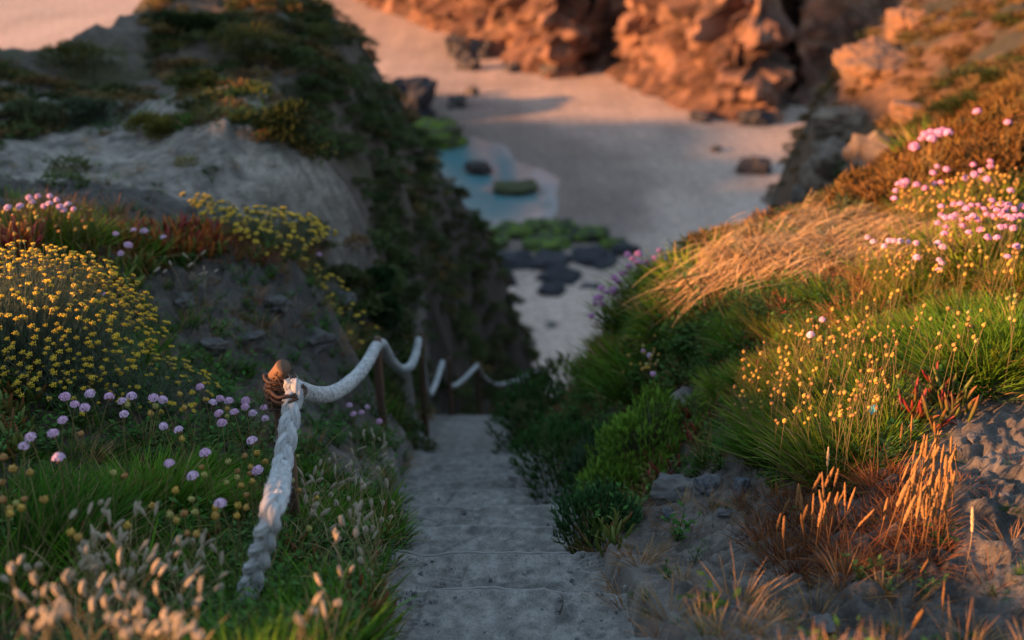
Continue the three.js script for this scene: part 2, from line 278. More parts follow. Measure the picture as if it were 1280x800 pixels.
{
  const sandA = C(0.285, 0.27, 0.25), sandB = C(0.36, 0.34, 0.315), col = new THREE.Color();
  for (let k = 0; k < 21; k++) {
    const d0 = D0 + TREAD * k, d1 = d0 + TREAD, near = d0 < 4.3, nu = near ? 150 : 44, nv = near ? 84 : 16, S = new Soup(), uv = [], up = near ? 0.4 + 0.2 * noise(k * 3.7, 1) : 0.3;
    const y1 = EYE - pathDrop(d1), soft = sst(3.4, 5.2, d0), slope = mix(0.12, 0.65, soft);             // further down the sand has drifted over the edges
    const pt = (x, v) => { // v 0..1 tread, then over the nosing
      const tv = Math.min(v, 1), d = mix(d0, d1, tv) + 0.007 * noise(x * 5, k * 7.3, 1) * (0.3 + tv) + 0.003 * noise(x * 22, k * 3.1, 4) * tv + 0.008 * (noise(x * 1.7, k * 9.1, 6));
      const xe = x - pathX(d), e = Math.abs(xe) / pathHalf(d);
      let y = y1 + RISE * slope * (1 - tv) - 0.0 + 0.003 * fbm(x * 4, d * 4, k, 3) + 0.0012 * noise(x * 24, d * 24, k) + 0.0016 * noise(x * 70, d * 70, k) + printDepth(x, d);
      y += 0.012 * sst(0.78, 1.05, e) + 0.012 * sst(0.7, 1.0, e) * noise(x * 9, d * 9, 3) - 0.10 * sst(1.2, 1.4, e);
      if (near) y += 0.007 * sst(0.9, 0.975, tv) * (0.8 + 0.5 * noise(x * 8, k, 5)) - 0.006 * sst(0.975, 1, tv);
      if (v > 1) { const q = v - 1; y -= q * (RISE * slope + 0.05); return [x, y, -(d + 0.012 * Math.sin(q * 3.1))]; }
      return [x, y, -d];
    };
    let rows = 0;
    for (let j = 0; j <= nv + 4; j++, rows++) { const v = j <= nv ? j / nv : 1 + (j - nv) / 4;
      for (let i = 0; i <= nu; i++) { const dm = mix(d0, d1, Math.min(1, v)), x = pathX(dm) + (i / nu * 2 - 1) * (pathHalf(dm) * 1.32 + 0.03), [a, b, c] = pt(x, v); col.copy(sandA).lerp(sandB, clamp(0.5 + 0.9 * fbm(x * 3, c * 3, 2, 4))); const dk = sst(0.28, 0.5, fbm(x * 9, c * 9, 7, 3)); col.multiplyScalar(1 - 0.35 * dk); S.v(a, b, c, col); uv.push(a / 0.55, (c + b * 0.5) / 0.55); } }
    const w = nu + 1; for (let j = 0; j < rows - 1; j++) for (let i = 0; i < nu; i++) { const a = j * w + i; S.q(a, a + 1, a + w + 1, a + w); }
    const g = S.geo(); g.setAttribute('uv', new THREE.Float32BufferAttribute(uv, 2));
    if (d0 < 3.9 && d0 > 1) { // the worn top of the board that holds each tread, half sunk in sand
      const L = new Soup(), wd = C(0.27, 0.25, 0.225); let prev = null;
      for (let i = 0; i <= 60; i++) { const dm = d1, x = pathX(dm) + (i / 60 * 2 - 1) * (pathHalf(dm) * 1.05), [a, b, c] = pt(x, 1), lift = 0.0005 + 0.004 * noise(x * 6, k * 4.7, 3) + 0.002 * noise(x * 30, k, 8), row = [[-0.002, -0.03], [-0.001, lift], [0.009, lift - 0.001], [0.0125, lift - 0.004], [0.0125, -0.12]].map(([q, y]) => L.v(a, b + y, c - q, vary(wd, 0.14, R))); if (prev) for (let j = 0; j < 4; j++) L.q(prev[j], row[j], row[j + 1], prev[j + 1]); prev = row; }
      part(pathRoot, 'edge_board', L.geo(), boardMat);
    }
    part(pathRoot, k ? 'step_' + String(k).padStart(3, '0') : 'step', g, pathMat);
  }
}
// ---------- the cove: beach, water, cliffs ----------
function onBeach(px, py, y = 0) { const r = rayDir(px, py), t = (y - EYE) / r.y; return V(r.x * t, y, r.z * t); }
const pool = [[530, 138], [580, 152], [648, 186], [702, 220], [702, 252], [668, 272], [610, 282], [560, 270], [490, 190]].map(([a, b]) => { const p = onBeach(a, b); return [p.x, -p.z]; });
function sdPoly(pts, x, d) { let inside = false, best = 1e9; for (let i = 0, j = pts.length - 1; i < pts.length; j = i++) { const [ax, ad] = pts[i], [bx, bd] = pts[j]; if ((ad > d) !== (bd > d) && x < (bx - ax) * (d - ad) / (bd - ad) + ax) inside = !inside; const ex = bx - ax, ed = bd - ad, t = clamp(((x - ax) * ex + (d - ad) * ed) / (ex * ex + ed * ed)); best = Math.min(best, Math.hypot(x - ax - ex * t, d - ad - ed * t)); } return inside ? -best : best; }
{
  const S = new Soup(), uv = [], col = new THREE.Color(), dry = C(0.78, 0.61, 0.51), wet = C(0.34, 0.265, 0.225), N = 190, M = 170; let n = 0;
  const xs = [], ds = []; for (let i = 0; i <= N; i++) { const t = i / N * 2 - 1; xs.push(Math.sign(t) * (30 * Math.abs(t) + 370 * Math.abs(t) ** 5)); } for (let j = 0; j <= M; j++) { const t = j / M; ds.push(-20 + 130 * t + 490 * t ** 6); }
  for (const d of ds) for (const x of xs) {
    const s = sdPoly(pool, x, d) + 1.6 * fbm(x * 0.25, d * 0.25, 3, 3), w = 1 - sst(1.0, 8.5, s + 0.8 * Math.sin(s * 1.4));
    const y = 0.25 * fbm(x * 0.08, d * 0.08, 1, 3) + 0.05 * fbm(x * 0.9, d * 0.9, 4, 3) - 0.55 * (1 - sst(-3.0, 2.2, s)) - 0.02 - (x < -34 ? 0.02 * (-34 - x) : 0);
    col.copy(dry).lerp(wet, w * 0.9); col.multiplyScalar(0.92 + 0.3 * fbm(x * 0.4, d * 0.4, 9, 4)); S.v(x, y, -d, col); uv.push(x / 3, d / 3);
  }
  const w = N + 1; for (let j = 0; j < M; j++) for (let i = 0; i < N; i++) { const a = j * w + i; S.q(a, a + 1, a + w + 1, a + w); }
  const g = S.geo(); g.setAttribute('uv', new THREE.Float32BufferAttribute(uv, 2));
  top('beach_sand', g, new THREE.MeshStandardMaterial({ vertexColors: true, roughness: 0.9, map: sandTint, bumpMap: sandBump, bumpScale: 0.02 }), 'structure');
}
{ // shallow turquoise water left by the tide, with a line of foam on its edge
  const S = new Soup(), deep = C(0.10, 0.24, 0.26), pale = C(0.24, 0.31, 0.30), shallow = C(0.33, 0.28, 0.24), white = C(0.6, 0.6, 0.6), col = new THREE.Color(), N = 110;
  const lo = [-26, 46], hi = [6, 84]; const ids = [];
  for (let j = 0; j <= N; j++) for (let i = 0; i <= N; i++) {
    const x = mix(lo[0], hi[0], i / N), d = mix(lo[1], hi[1], j / N), s = sdPoly(pool, x, d) + 1.2 * fbm(x * 0.3, d * 0.3, 3, 3);
    col.copy(deep).lerp(pale, sst(-3.5, -0.2, s)); col.lerp(shallow, 0.9 * sst(-1.6, 0.6, s)); col.lerp(white, 0.3 * sst(-0.9, -0.35, s + 0.5 * noise(x * 0.8, d * 0.8, 3)) * (1 - sst(0.1, 0.7, s)));
    ids.push(s < 3.4 ? S.v(x, -0.27 + 0.01 * noise(x * 2, d * 3.1, 1), -d, col) : -1);
  }
  for (let j = 0; j < N; j++) for (let i = 0; i < N; i++) { const a = ids[j * (N + 1) + i], b = ids[j * (N + 1) + i + 1], c = ids[(j + 1) * (N + 1) + i + 1], e = ids[(j + 1) * (N + 1) + i]; if (a >= 0 && b >= 0 && c >= 0 && e >= 0) S.q(a, b, c, e); }
  top('sea_water', S.geo(), new THREE.MeshPhysicalMaterial({ vertexColors: true, roughness: 0.12, specularIntensity: 0.8 }), 'structure');
}
// rock with ledges: an irregular block, its faces broken along tilted strata
const rockMat = new THREE.MeshStandardMaterial({ vertexColors: true, roughness: 0.93, bumpMap: rockBump, bumpScale: 0.15 });
function strata(x, y, z, f) { const q = (y + 0.35 * x + 0.2 * z) * f, k = Math.floor(q), t = q - k; return (hash3(k, 7, 3) - 0.5) * (1 - sst(0.75, 1, t)) + (hash3(k + 1, 7, 3) - 0.5) * sst(0.75, 1, t); }
function rockGeo(seed, rx, ry, rz, c0, c1, rough = 0.35, freq = 1.6, det = 22, moss = null) {
  const g0 = mergeVertices(new THREE.IcosahedronGeometry(1, det > 30 ? 24 : det > 18 ? 12 : 6).deleteAttribute('normal').deleteAttribute('uv'));
  const p = g0.attributes.position, cs = [], col = new THREE.Color();
  for (let i = 0; i < p.count; i++) {
    let x = p.getX(i), y = p.getY(i), z = p.getZ(i);
    const m = Math.max(Math.abs(x), Math.abs(y), Math.abs(z)), b = 1 / Math.pow(m, 0.55);         // towards a block
    const n = fbm(x * freq + seed * 13, y * freq + seed, z * freq, 4), st = strata(x + seed, y, z, 3.1);
    const ck = hash3(Math.floor(x * 2.4 + seed * 3), Math.floor(y * 3.1 + 0.7 * x), Math.floor(z * 2.4)) - 0.5;
    const k = b * (1 + rough * n + 0.3 * rough * ck + 0.16 * st + 0.10 * rough * noise(x * 9 + seed, y * 9, z * 9));
    p.setXYZ(i, x * k * rx, y * k * ry, z * k * rz);
    const t = clamp(0.5 + 0.9 * fbm(x * 3 + seed, y * 5, z * 3, 3) + 0.6 * st); col.copy(c0).lerp(c1, t);
    if (moss) col.lerp(moss, sst(0.0, 0.12, fbm(x * 3.6 + seed, y * 3.6, z * 3.6, 3) + 0.06 * y)); cs.push(col.r, col.g, col.b);
  }
  g0.setAttribute('color', new THREE.Float32BufferAttribute(cs, 3)); const q = g0.toNonIndexed(); q.computeVertexNormals();
  return q;
}
// cliffs: a wall of rock over a foot line on the sand, thrown out into buttresses and clefts
function cliffGeo(foot, height, seed, cA, cB, cTop, back) {
  const pts = []; let L = 0; for (let i = 0; i < foot.length - 1; i++) { const a = foot[i], b = foot[i + 1], len = Math.hypot(b[0] - a[0], b[1] - a[1]), n = Math.max(2, Math.round(len / 0.35)); for (let k = 0; k < n; k++) pts.push([mix(a[0], b[0], k / n), mix(a[1], b[1], k / n)]); }
  pts.push(foot[foot.length - 1]);
  const S = new Soup(), uv = [], col = new THREE.Color(), M = Math.round(height / 0.4), K = 6, nrm = pts.map((p, i) => { const a = pts[Math.max(0, i - 4)], b = pts[Math.min(pts.length - 1, i + 4)]; const x = b[0] - a[0], d = b[1] - a[1], l = Math.hypot(x, d) || 1; return [d / l, -x / l]; });
  for (let j = 0; j <= M + K; j++) for (let i = 0; i < pts.length; i++) {
    const t = Math.min(1, j / M), over = Math.max(0, j - M) / K, hh = height * (0.85 + 0.3 * fbm(pts[i][0] * 0.09, pts[i][1] * 0.09, seed, 3)); let y = -0.6 + hh * t;
    let x = pts[i][0], d = pts[i][1];
    const n = 3.6 * fbm(x * 0.16, y * 0.13, d * 0.16 + seed, 4) + 1.2 * Math.abs(fbm(x * 0.45, y * 0.2, d * 0.45 + seed, 3)) + 2.2 * strata(x * 0.5, y, d * 0.5, 0.62) + 0.7 * noise(x * 1.3, y * 1.7, d * 1.3);
    const al = (x - d) * 0.55, bj = Math.floor(y * 0.62 + 0.3 * hash3(Math.floor(al), 3, seed)), blk = hash3(Math.floor(al + 0.5 * hash3(bj, 9, seed)), bj, seed) - 0.5, blk2 = hash3(Math.floor(al * 2.3), Math.floor(y * 1.7), seed + 5) - 0.5;
    const out = (n * 0.8 + 2.4 * blk + 0.9 * blk2) * (0.35 + 0.65 * sst(0, 0.2, t)) - back * t * hh - over * 10 - 1.6 * t * t + 1.2 * (1 - sst(0, 0.12, t));
    x += nrm[i][0] * out; d += nrm[i][1] * out; y += over * (1.5 + 1.5 * fbm(x * 0.2, d * 0.2, 3, 3));
    const c = clamp(0.5 + 1.1 * fbm(x * 0.3, y * 0.55, d * 0.3, 4) + 0.5 * strata(x * 0.5, y, d * 0.5, 1.3)); col.copy(cA).lerp(cB, c);
    const crack = Math.abs(fbm(x * 0.5, y * 0.35, d * 0.5 + 40, 3)); col.multiplyScalar(0.25 + 0.75 * sst(0.01, 0.13, crack)); 
    if (cTop) col.lerp(cTop, sst(0.55, 0.95, t + 0.5 * fbm(x * 0.35, y * 0.35, d * 0.35, 3)) * 0.8);
    col.multiplyScalar(0.8 + 0.5 * (blk + 0.5)); S.v(x, y, -d, col); uv.push((x + d) / 4, y / 4);
  }
  const w = pts.length; for (let j = 0; j < M + K; j++) for (let i = 0; i < w - 1; i++) { const a = j * w + i; S.q(a, a + 1, a + w + 1, a + w); }
  const g = S.geo(); g.setAttribute('uv', new THREE.Float32BufferAttribute(uv, 2)); const q = g.toNonIndexed(); q.computeVertexNormals(); return q;                  // broken faces, not moulded ones
}
const slate = C(0.045, 0.045, 0.05);
const B2 = l => l.map(([a, b]) => { const p = onBeach(a, b); return [p.x, -p.z]; });
const ochre = C(0.11, 0.055, 0.036), tan = C(0.30, 0.165, 0.10), grey = C(0.12, 0.10, 0.085) , turf = C(0.07, 0.07, 0.025);
function cliff(name, foot, h, seed, a, b, c, back, label) { const o = top(name, cliffGeo(B2(foot), h, seed, a, b, c, back), rockMat); return tag(o, label, 'cliff'); }
cliff('sea_cliff', [[300, -75], [400, -35], [450, -5], [500, 16], [545, 30], [575, 42], [584, 38], [588, 10], [620, -30]], 17, 3, ochre, tan, turf, 0.16, 'distant ochre cliff at the far end of the pale beach');
cliff('sea_cliff', [[560, -30], [575, 40], [592, 66], [625, 70], [655, 84], [690, 96], [712, 94], [728, 84], [735, 60], [738, 20], [760, -30]], 18, 11, ochre, tan, turf, 0.2, 'broad orange cliff buttress with dark boulders at its foot');
cliff('sea_cliff', [[715, -20], [726, 30], [733, 62], [742, 82], [757, 84], [764, 60], [775, 20]], 16, 17, ochre, tan, turf, 0.25, 'dark shaded rock cleft between the two orange buttresses');
cliff('sea_cliff', [[755, -30], [762, 50], [766, 90], [782, 100], [806, 102], [838, 122], [868, 140], [905, 148], [938, 152], [962, 150], [975, 140], [980, 105], [992, 60], [1000, 10]], 19, 23, ochre, tan, turf, 0.17, 'tall orange rock buttress standing highest over the sand');
cliff('sea_cliff', [[960, -10], [978, 60], [990, 128], [1010, 128], [1030, 112], [1050, 95], [1090, 80], [1130, 60], [1200, 40]], 18, 31, ochre, tan, turf, 0.12, 'dark cliff in shade behind the right hillside');
// the headland on the left of the cove, out of the frame, that keeps the near beach in shade
{
  const S = new Soup(), col = new THREE.Color(), N = 60, M = 30;
  for (let j = 0; j <= M; j++) for (let i = 0; i <= N; i++) {
    const d = mix(14, 96, i / N), v = j / M * 2 - 1, H = HEAD(d), x = -46 + v * (9 + 5 * H / 16) + 2 * fbm(d * 0.1, 3, 1, 3);
    const y = -1 + (H + 1) * (1 - Math.abs(v) ** 2.2) * (1 + 0.12 * fbm(x * 0.3, d * 0.3, 5, 3)); col.copy(turf).lerp(tan, clamp(0.4 + fbm(x * 0.4, d * 0.4, y * 0.3, 3))); S.v(x, y, -d, col);
  }
  for (let j = 0; j < M; j++) for (let i = 0; i < N; i++) { const a = j * (N + 1) + i; S.q(a, a + 1, a + N + 2, a + N + 1); }
  const o = top('headland', S.geo(), rockMat, 'structure');
}
function HEAD(d) { return mix(18, 13.2, sst(14, 40, d)) - 6 * sst(44, 66, d) - 7.2 * sst(64, 96, d); }

// ---------- boulders on the sand and in the water ----------
function boulder(name, label, px, py, wpx, hpx, seed, c0, c1, moss, group, flat = 1) {
  const p = onBeach(px, py + hpx * 0.35), k = p.distanceTo(camera.position) / FPX, rx = wpx / 2 * k, ry = hpx / 2 * k * 1.25 * flat;
  const o = top(name, rockGeo(seed, rx, ry, rx * 0.8, c0, c1, 0.55, 1.5, rx > 1.2 ? 22 : 10, moss), rockMat); o.position.copy(p); o.position.y = ry * 0.25 - 0.1; o.rotation.y = seed * 1.3; tag(o, label, 'rock', group);
}
const weed = C(0.11, 0.175, 0.012), weedD = C(0.05, 0.07, 0.015), black = C(0.018, 0.018, 0.022), brown = C(0.07, 0.055, 0.035);
boulder('boulder', 'large black boulder at the water\'s edge under the left slope', 508, 128, 80, 52, 1, black, slate, null);
boulder('boulder', 'black boulder behind the large black boulder', 470, 122, 60, 40, 2, black, slate, null);
boulder('boulder', 'low rock with yellow-green weed beside the turquoise water', 545, 166, 66, 26, 3, weedD, brown, weed);
boulder('boulder', 'brown rock standing in the turquoise water', 598, 206, 32, 11, 4, brown, black, null);
boulder('boulder', 'flat olive rock awash in the turquoise water', 646, 231, 54, 7, 5, weedD, brown, weedD);
boulder('boulder', 'small dark rock on the pale sand behind the water', 573, 126, 26, 18, 6, slate, grey, null);
boulder('boulder', 'dark rock on the far sand by the upper end of the water', 590, 113, 14, 14, 26, slate, grey, null);
boulder('boulder', 'dark boulder on the open sand below the tall buttress', 942, 205, 36, 20, 7, black, slate, null);
boulder('boulder', 'small dark stone on the open sand behind the lone boulder', 895, 184, 14, 9, 8, slate, grey, null);
boulder('boulder', 'grey boulder at the foot of the tall orange buttress', 878, 146, 26, 16, 9, slate, grey, null);
boulder('boulder', 'dark boulder in the shaded corner beside the tall buttress', 945, 146, 44, 24, 10, slate, black, null);
for (const [x, y, w, h, s] of [[570, 60, 34, 34, 11], [585, 78, 30, 22, 12], [605, 62, 30, 24, 13], [690, 88, 30, 18, 14], [640, 84, 22, 14, 15]]) boulder('boulder', 'dark boulder fallen at the foot of the broad orange buttress', x, y, w, h, s, slate, grey, null, 'boulders under the broad buttress');
for (const [x, y, w, h, s] of [[640, 285, 60, 24, 31], [672, 278, 50, 22, 32], [700, 282, 60, 26, 33], [735, 290, 62, 24, 34], [620, 300, 44, 26, 35], [765, 302, 36, 20, 36], [685, 300, 70, 22, 37]]) boulder('weedy_rock', 'rock covered with bright green weed below the gully', x, y, w * 0.8, h * 0.62, s, black, weedD, weed, 'weed-covered rocks below the gully');
for (const [x, y, w, h, s] of [[640, 322, 60, 24, 41], [690, 322, 70, 24, 42], [740, 318, 64, 22, 43], [780, 308, 40, 18, 44], [630, 345, 40, 34, 45], [612, 372, 44, 48, 46], [690, 358, 50, 24, 47], [700, 342, 60, 18, 48]]) boulder('shore_rock', 'wet black rock between the weedy rocks and the gully mouth', x, y, w * 0.78, h * 0.7, s, black, slate, null, 'black rocks at the gully mouth');
for (const [x, y, w, h, s] of [[665, 392, 26, 6, 51], [686, 405, 26, 8, 52], [738, 355, 24, 8, 53]]) boulder('sand_stone', 'flat dark stone half buried in the gully sand', x, y, w, h, s, slate, grey, null, 'stones half buried in the gully sand');
boulder('boulder', 'dark rock seen past the crest of the right bank', 878, 300, 44, 18, 61, black, slate, null);
// ---------- the rope handrail down the path ----------
const woodMat = new THREE.MeshStandardMaterial({ vertexColors: true, roughness: 0.85, bumpMap: rockBump, bumpScale: 0.004 });
const ropeMat = new THREE.MeshStandardMaterial({ vertexColors: true, roughness: 0.95 });
const wireMat = new THREE.MeshStandardMaterial({ vertexColors: true, roughness: 0.6, metalness: 0.15 });
// a tube of any cross section along points; rad(a, s, t) gives the radius, colour(a, s, out) the colour
function tubeGeo(pts, sides, rad, colour, caps = true) {
  const S = new Soup(), col = new THREE.Color(), n = pts.length, T = V(), N = V(1, 0, 0), B = V(); let s = 0, prev = null, first = null;
  for (let k = 0; k < n; k++) {
    T.copy(pts[Math.min(n - 1, k + 1)]).sub(pts[Math.max(0, k - 1)]).normalize(); N.addScaledVector(T, -N.dot(T)).normalize(); B.crossVectors(T, N);
    if (k) s += pts[k].distanceTo(pts[k - 1]); const ring = [];
    for (let i = 0; i < sides; i++) { const a = i / sides * Math.PI * 2, r = rad(a, s, k / (n - 1)); colour(a, s, col, k / (n - 1)); ring.push(S.v(pts[k].x + (N.x * Math.cos(a) + B.x * Math.sin(a)) * r, pts[k].y + (N.y * Math.cos(a) + B.y * Math.sin(a)) * r, pts[k].z + (N.z * Math.cos(a) + B.z * Math.sin(a)) * r, col)); }
    if (prev) for (let i = 0; i < sides; i++) S.q(prev[i], prev[(i + 1) % sides], ring[(i + 1) % sides], ring[i]); else first = ring;
    prev = ring;
  }
  if (caps) { for (const [ring, p, f] of [[first, pts[0], 1], [prev, pts[n - 1], 0]]) { colour(0, 0, col, f ? 0 : 1); const c = S.v(p.x, p.y, p.z, col); for (let i = 0; i < sides; i++) f ? S.t(c, ring[(i + 1) % sides], ring[i]) : S.t(c, ring[i], ring[(i + 1) % sides]); } }
  return S;
}
const curve = (l, n) => new THREE.CatmullRomCurve3(l, false, 'centripetal').getSpacedPoints(n);
function fuzz(S, pts, r, count, c, len, f) { // loose fibres standing off a rope
  for (let k = 0; k < count; k++) { const q = Math.floor(f() * (pts.length - 1)), p = pts[q], a = f() * 6.283, e = V(Math.cos(a), Math.sin(a) * 0.8 + 0.1, Math.sin(a * 1.7)).normalize(), b = V(p.x + e.x * r * 0.92, p.y + e.y * r * 0.92, p.z + e.z * r * 0.92); const o = V(rr(-1, 1, f), rr(-1, 1, f), rr(-1, 1, f)).multiplyScalar(len * 0.8).addScaledVector(e, len * rr(0.2, 0.7, f)); const w = 0.0006; const i0 = S.v(b.x - w, b.y, b.z, c), i1 = S.v(b.x + w, b.y, b.z, c), i2 = S.v(b.x + o.x, b.y + o.y, b.z + o.z, c); S.t(i0, i1, i2); }
}
const bark = C(0.20, 0.105, 0.055), barkD = C(0.09, 0.05, 0.03), barkCut = C(0.15, 0.085, 0.05);
function post(foot, head, r, label, lash) {
  const g = thing('wooden_post', label, 'post', foot.toArray(), 'stakes that carry the rope handrail');
  const f = V(0, -0.12, 0), h = head.clone().sub(foot), pts = []; for (let k = 0; k <= 26; k++) { const t = k / 26; pts.push(f.clone().lerp(h, t).add(V(0.006 * noise(t * 4, r * 900), 0, 0.006 * noise(t * 4, 5 + r * 700)))); }
  const S = tubeGeo(pts, 14, (a, s, t) => r * (1 + 0.14 * noise(Math.cos(a) * 2, Math.sin(a) * 2, s * 9) + 0.05 * noise(a * 5, s * 30)) * (t > 0.985 ? 0.82 : 1), (a, s, c, t) => { c.copy(bark).lerp(barkD, clamp(0.5 + fbm(Math.cos(a) * 4, Math.sin(a) * 4, s * 7, 3) * 1.6)); if (t > 0.99) c.copy(barkCut); });
  part(g, 'stake', S.geo(), woodMat);
  return g;
}
// where the stakes stand: [pixel of the head, d, ground lookup]
const heads = [[346, 464, 2.47], [472, 421, 4.3], [527, 416, 6.0], [561, 447, 7.8], [597, 452, 9.2], [668, 462, 11.6]];
const postLabels = ['stake with a tilted sawn head bound in dark wire, holding the plaited rope', 'second stake down the path, where the rope first touches a stake again', 'third stake down the path before the drooping rope loop', 'fourth stake of the rope handrail, beside the path end', 'fifth stake of the rope handrail below the path end', 'last stake of the rope handrail, half behind the right bank'];
heads.forEach(([px, py, d], i) => {
  const h = P(px, py, d); let foot;
  if (i === 0) { foot = P(372, 668, 2.5); foot.y = Math.min(foot.y, ground(foot.x, foot.z)); } else { foot = V(h.x + 0.005 * i, 0, h.z); foot.y = ground(foot.x, foot.z); if (h.y - foot.y < 0.35) foot.y = h.y - 0.5; }
  const r = i ? 0.017 : 0.0175, g = post(foot, h, r, postLabels[i]);
  if (i === 0) {
    // the thick end of a branch set on top, sawn off, leaning to the right
    const a = P(343, 474, 2.47).sub(foot), b = P(355, 457, 2.44).sub(foot), pts = []; for (let k = 0; k <= 10; k++) pts.push(a.clone().lerp(b, k / 10));
    part(g, 'sawn_head', tubeGeo(pts, 18, (an, s, t) => 0.0185 * (1 + 0.06 * noise(an * 2, s * 40)) * (t > 0.95 ? 0.86 : 1) * (t < 0.05 ? 0.7 : 1), (an, s, c, t) => { c.copy(t > 0.9 ? barkCut : bark).lerp(barkD, 0.25 * clamp(0.5 + noise(an * 4, s * 60))); }).geo(), woodMat);
    // turns of wire: round the stake, and across to the two ropes
    const f = rng(5), up = h.clone().sub(foot).normalize();
    for (let k = 0; k < 11; k++) {
      const low = k < 8, c = low ? P(346 + k * 0.5, 472 + k * 4.6, 2.465).sub(foot) : P(358 + (k - 8) * 1.5, 484 + (k - 8) * 4, 2.445).sub(foot);
      const rx = low ? rr(0.0235, 0.030, f) : rr(0.036, 0.041, f), rz = low ? rr(0.024, 0.029, f) : 0.040, tilt = rr(-0.35, 0.35, f), n = 40, pts = []; for (let q = 0; q <= n; q++) { const an = q / n * 6.4; pts.push(V(c.x + Math.cos(an) * rx, c.y + Math.cos(an + 0.6) * tilt * 0.022 + 0.004 * noise(an * 2, k), c.z + Math.sin(an) * rz + 0.002 * noise(an * 3, k, 2))); }
      const dark = C(0.045, 0.028, 0.02), rustC = C(0.16, 0.075, 0.035), tone = f();
      part(g, 'wire_turn', tubeGeo(pts, 6, () => 0.0032 + 0.0012 * tone, (a, s, c2) => c2.copy(dark).lerp(rustC, clamp(tone * 0.7 + 0.3 * noise(s * 60, k)))).geo(), wireMat);
    }
    const S = new Soup(); for (let k = 0; k < 26; k++) { const c = P(rr(333, 366, f), rr(470, 503, f), 2.435).sub(foot); stem(S, bezier(c, c.clone().add(V(rr(-0.02, 0.02, f), rr(-0.02, 0.02, f), rr(0, 0.02, f))), c.clone().add(V(rr(-0.03, 0.03, f), rr(-0.03, 0.02, f), rr(-0.01, 0.02, f))), 5), 0.0016, 0.001, C(0.16, 0.08, 0.04), C(0.08, 0.045, 0.03)); } part(g, 'frayed_binding', S.geo(), woodMat);
  }
});
{ // the rope itself: a knitted cover, span by span
  const g = thing('handrail_rope', 'thick off-white knitted rope sagging from stake to stake along the path', 'rope', P(362, 484, 2.44).toArray()), o = g.position;
  const spans = [[[358, 488, 2.455], [372, 487, 2.52], [388, 492, 2.64], [412, 493, 2.92], [440, 476, 3.36], [458, 455, 3.8], [470, 433, 4.27]], [[470, 433, 4.27], [477, 430, 4.4], [487, 448, 4.65], [500, 461, 5.0], [512, 459, 5.3], [519, 445, 5.6], [523, 425, 5.97]], [[523, 425, 5.97], [527, 445, 6.3], [531, 478, 6.6], [537, 493, 6.9], [545, 478, 7.3], [553, 453, 7.75]], [[553, 453, 7.75], [558, 470, 8.05], [565, 483, 8.4], [580, 474, 8.8], [596, 457, 9.15]], [[596, 457, 9.15], [606, 473, 9.7], [622, 481, 10.2], [640, 478, 10.7], [655, 472, 11.2], [670, 464, 11.6]]];
  const cA = C(0.60, 0.59, 0.56), cB = C(0.30, 0.30, 0.29), f = rng(8);
  spans.forEach((l, i) => {
    const c = curve(l.map(q => P(...q).sub(o)), i < 1 ? 820 : i < 2 ? 420 : 70), n = i < 2 ? 36 : 16;
    const S = tubeGeo(c, n, (a, s) => { const k = s * 230, u = Math.sin(a * 6 + k), v = Math.sin(a * 6 - k); return 0.0198 * (1 + (i < 2 ? 0.12 * Math.max(u, v) : 0) + 0.05 * noise(a * 6, s * 160) + 0.05 * noise(Math.cos(a) * 2, Math.sin(a) * 2, s * 14)); }, (a, s, col) => col.copy(cB).lerp(cA, clamp(0.6 + 1.1 * fbm(Math.cos(a) * 3, Math.sin(a) * 3, s * 30, 3) + 0.5 * noise(a * 5, s * 90))));
    if (i < 2) fuzz(S, c, 0.021, i ? 900 : 3200, cA, 0.007, f);
    part(g, 'rope_span', S.geo(), ropeMat);
  });
}
{ // the plaited tail that anchors it in the grass
  const g = thing('anchor_rope', 'plaited off-white rope hanging from the wire-bound stake down into the grass', 'rope', P(364, 484, 2.44).toArray()), o = g.position;
  const c = curve([...[[368, 476, 2.44], [366, 500, 2.42], [361, 535, 2.38], [353, 582, 2.31]].map(q => P(...q).sub(o)), ...[[341, 636, 0.24], [326, 690, 0.15], [313, 730, 0.08], [304, 765, 0.03], [298, 790, -0.03]].map(q => onRay(...q).sub(o))], 460), f = rng(18);
  const cA = C(0.62, 0.61, 0.58), cB = C(0.30, 0.31, 0.32); const T = V(), N = V(), B = V();
  for (let k = 0; k < 3; k++) {
    let s = 0; const pts = c.map((p, i) => {
      T.copy(c[Math.min(c.length - 1, i + 1)]).sub(c[Math.max(0, i - 1)]).normalize(); N.set(1, 0, 0).addScaledVector(T, -T.x).normalize(); B.crossVectors(T, N); if (i) s += p.distanceTo(c[i - 1]);
      const ph = s * 42 + k * 2.0944 + 0.4 * noise(s * 6, 3);
      return p.clone().addScaledVector(N, Math.sin(ph) * 0.0122 + 0.0012 * noise(s * 30, k)).addScaledVector(B, Math.sin(2 * ph) * 0.0078 + 0.0012 * noise(s * 30, k + 5));
    });
    const S = tubeGeo(pts, 22, (a, s) => 0.0096 * (1 + 0.22 * Math.abs(Math.sin(2.5 * a - s * 150)) + 0.07 * noise(Math.cos(a) * 5, Math.sin(a) * 5, s * 150) + 0.05 * noise(a * 9, s * 400, k)), (a, s, col) => col.copy(cB).lerp(cA, clamp(0.62 + 0.9 * fbm(Math.cos(a) * 3, Math.sin(a) * 3, s * 40 + k * 9, 3) + 0.45 * noise(Math.cos(a) * 8, Math.sin(a) * 8, s * 60))));
    fuzz(S, pts, 0.0106, 2600, cA, 0.010, f);
    part(g, 'strand', S.geo(), ropeMat);
  }
}
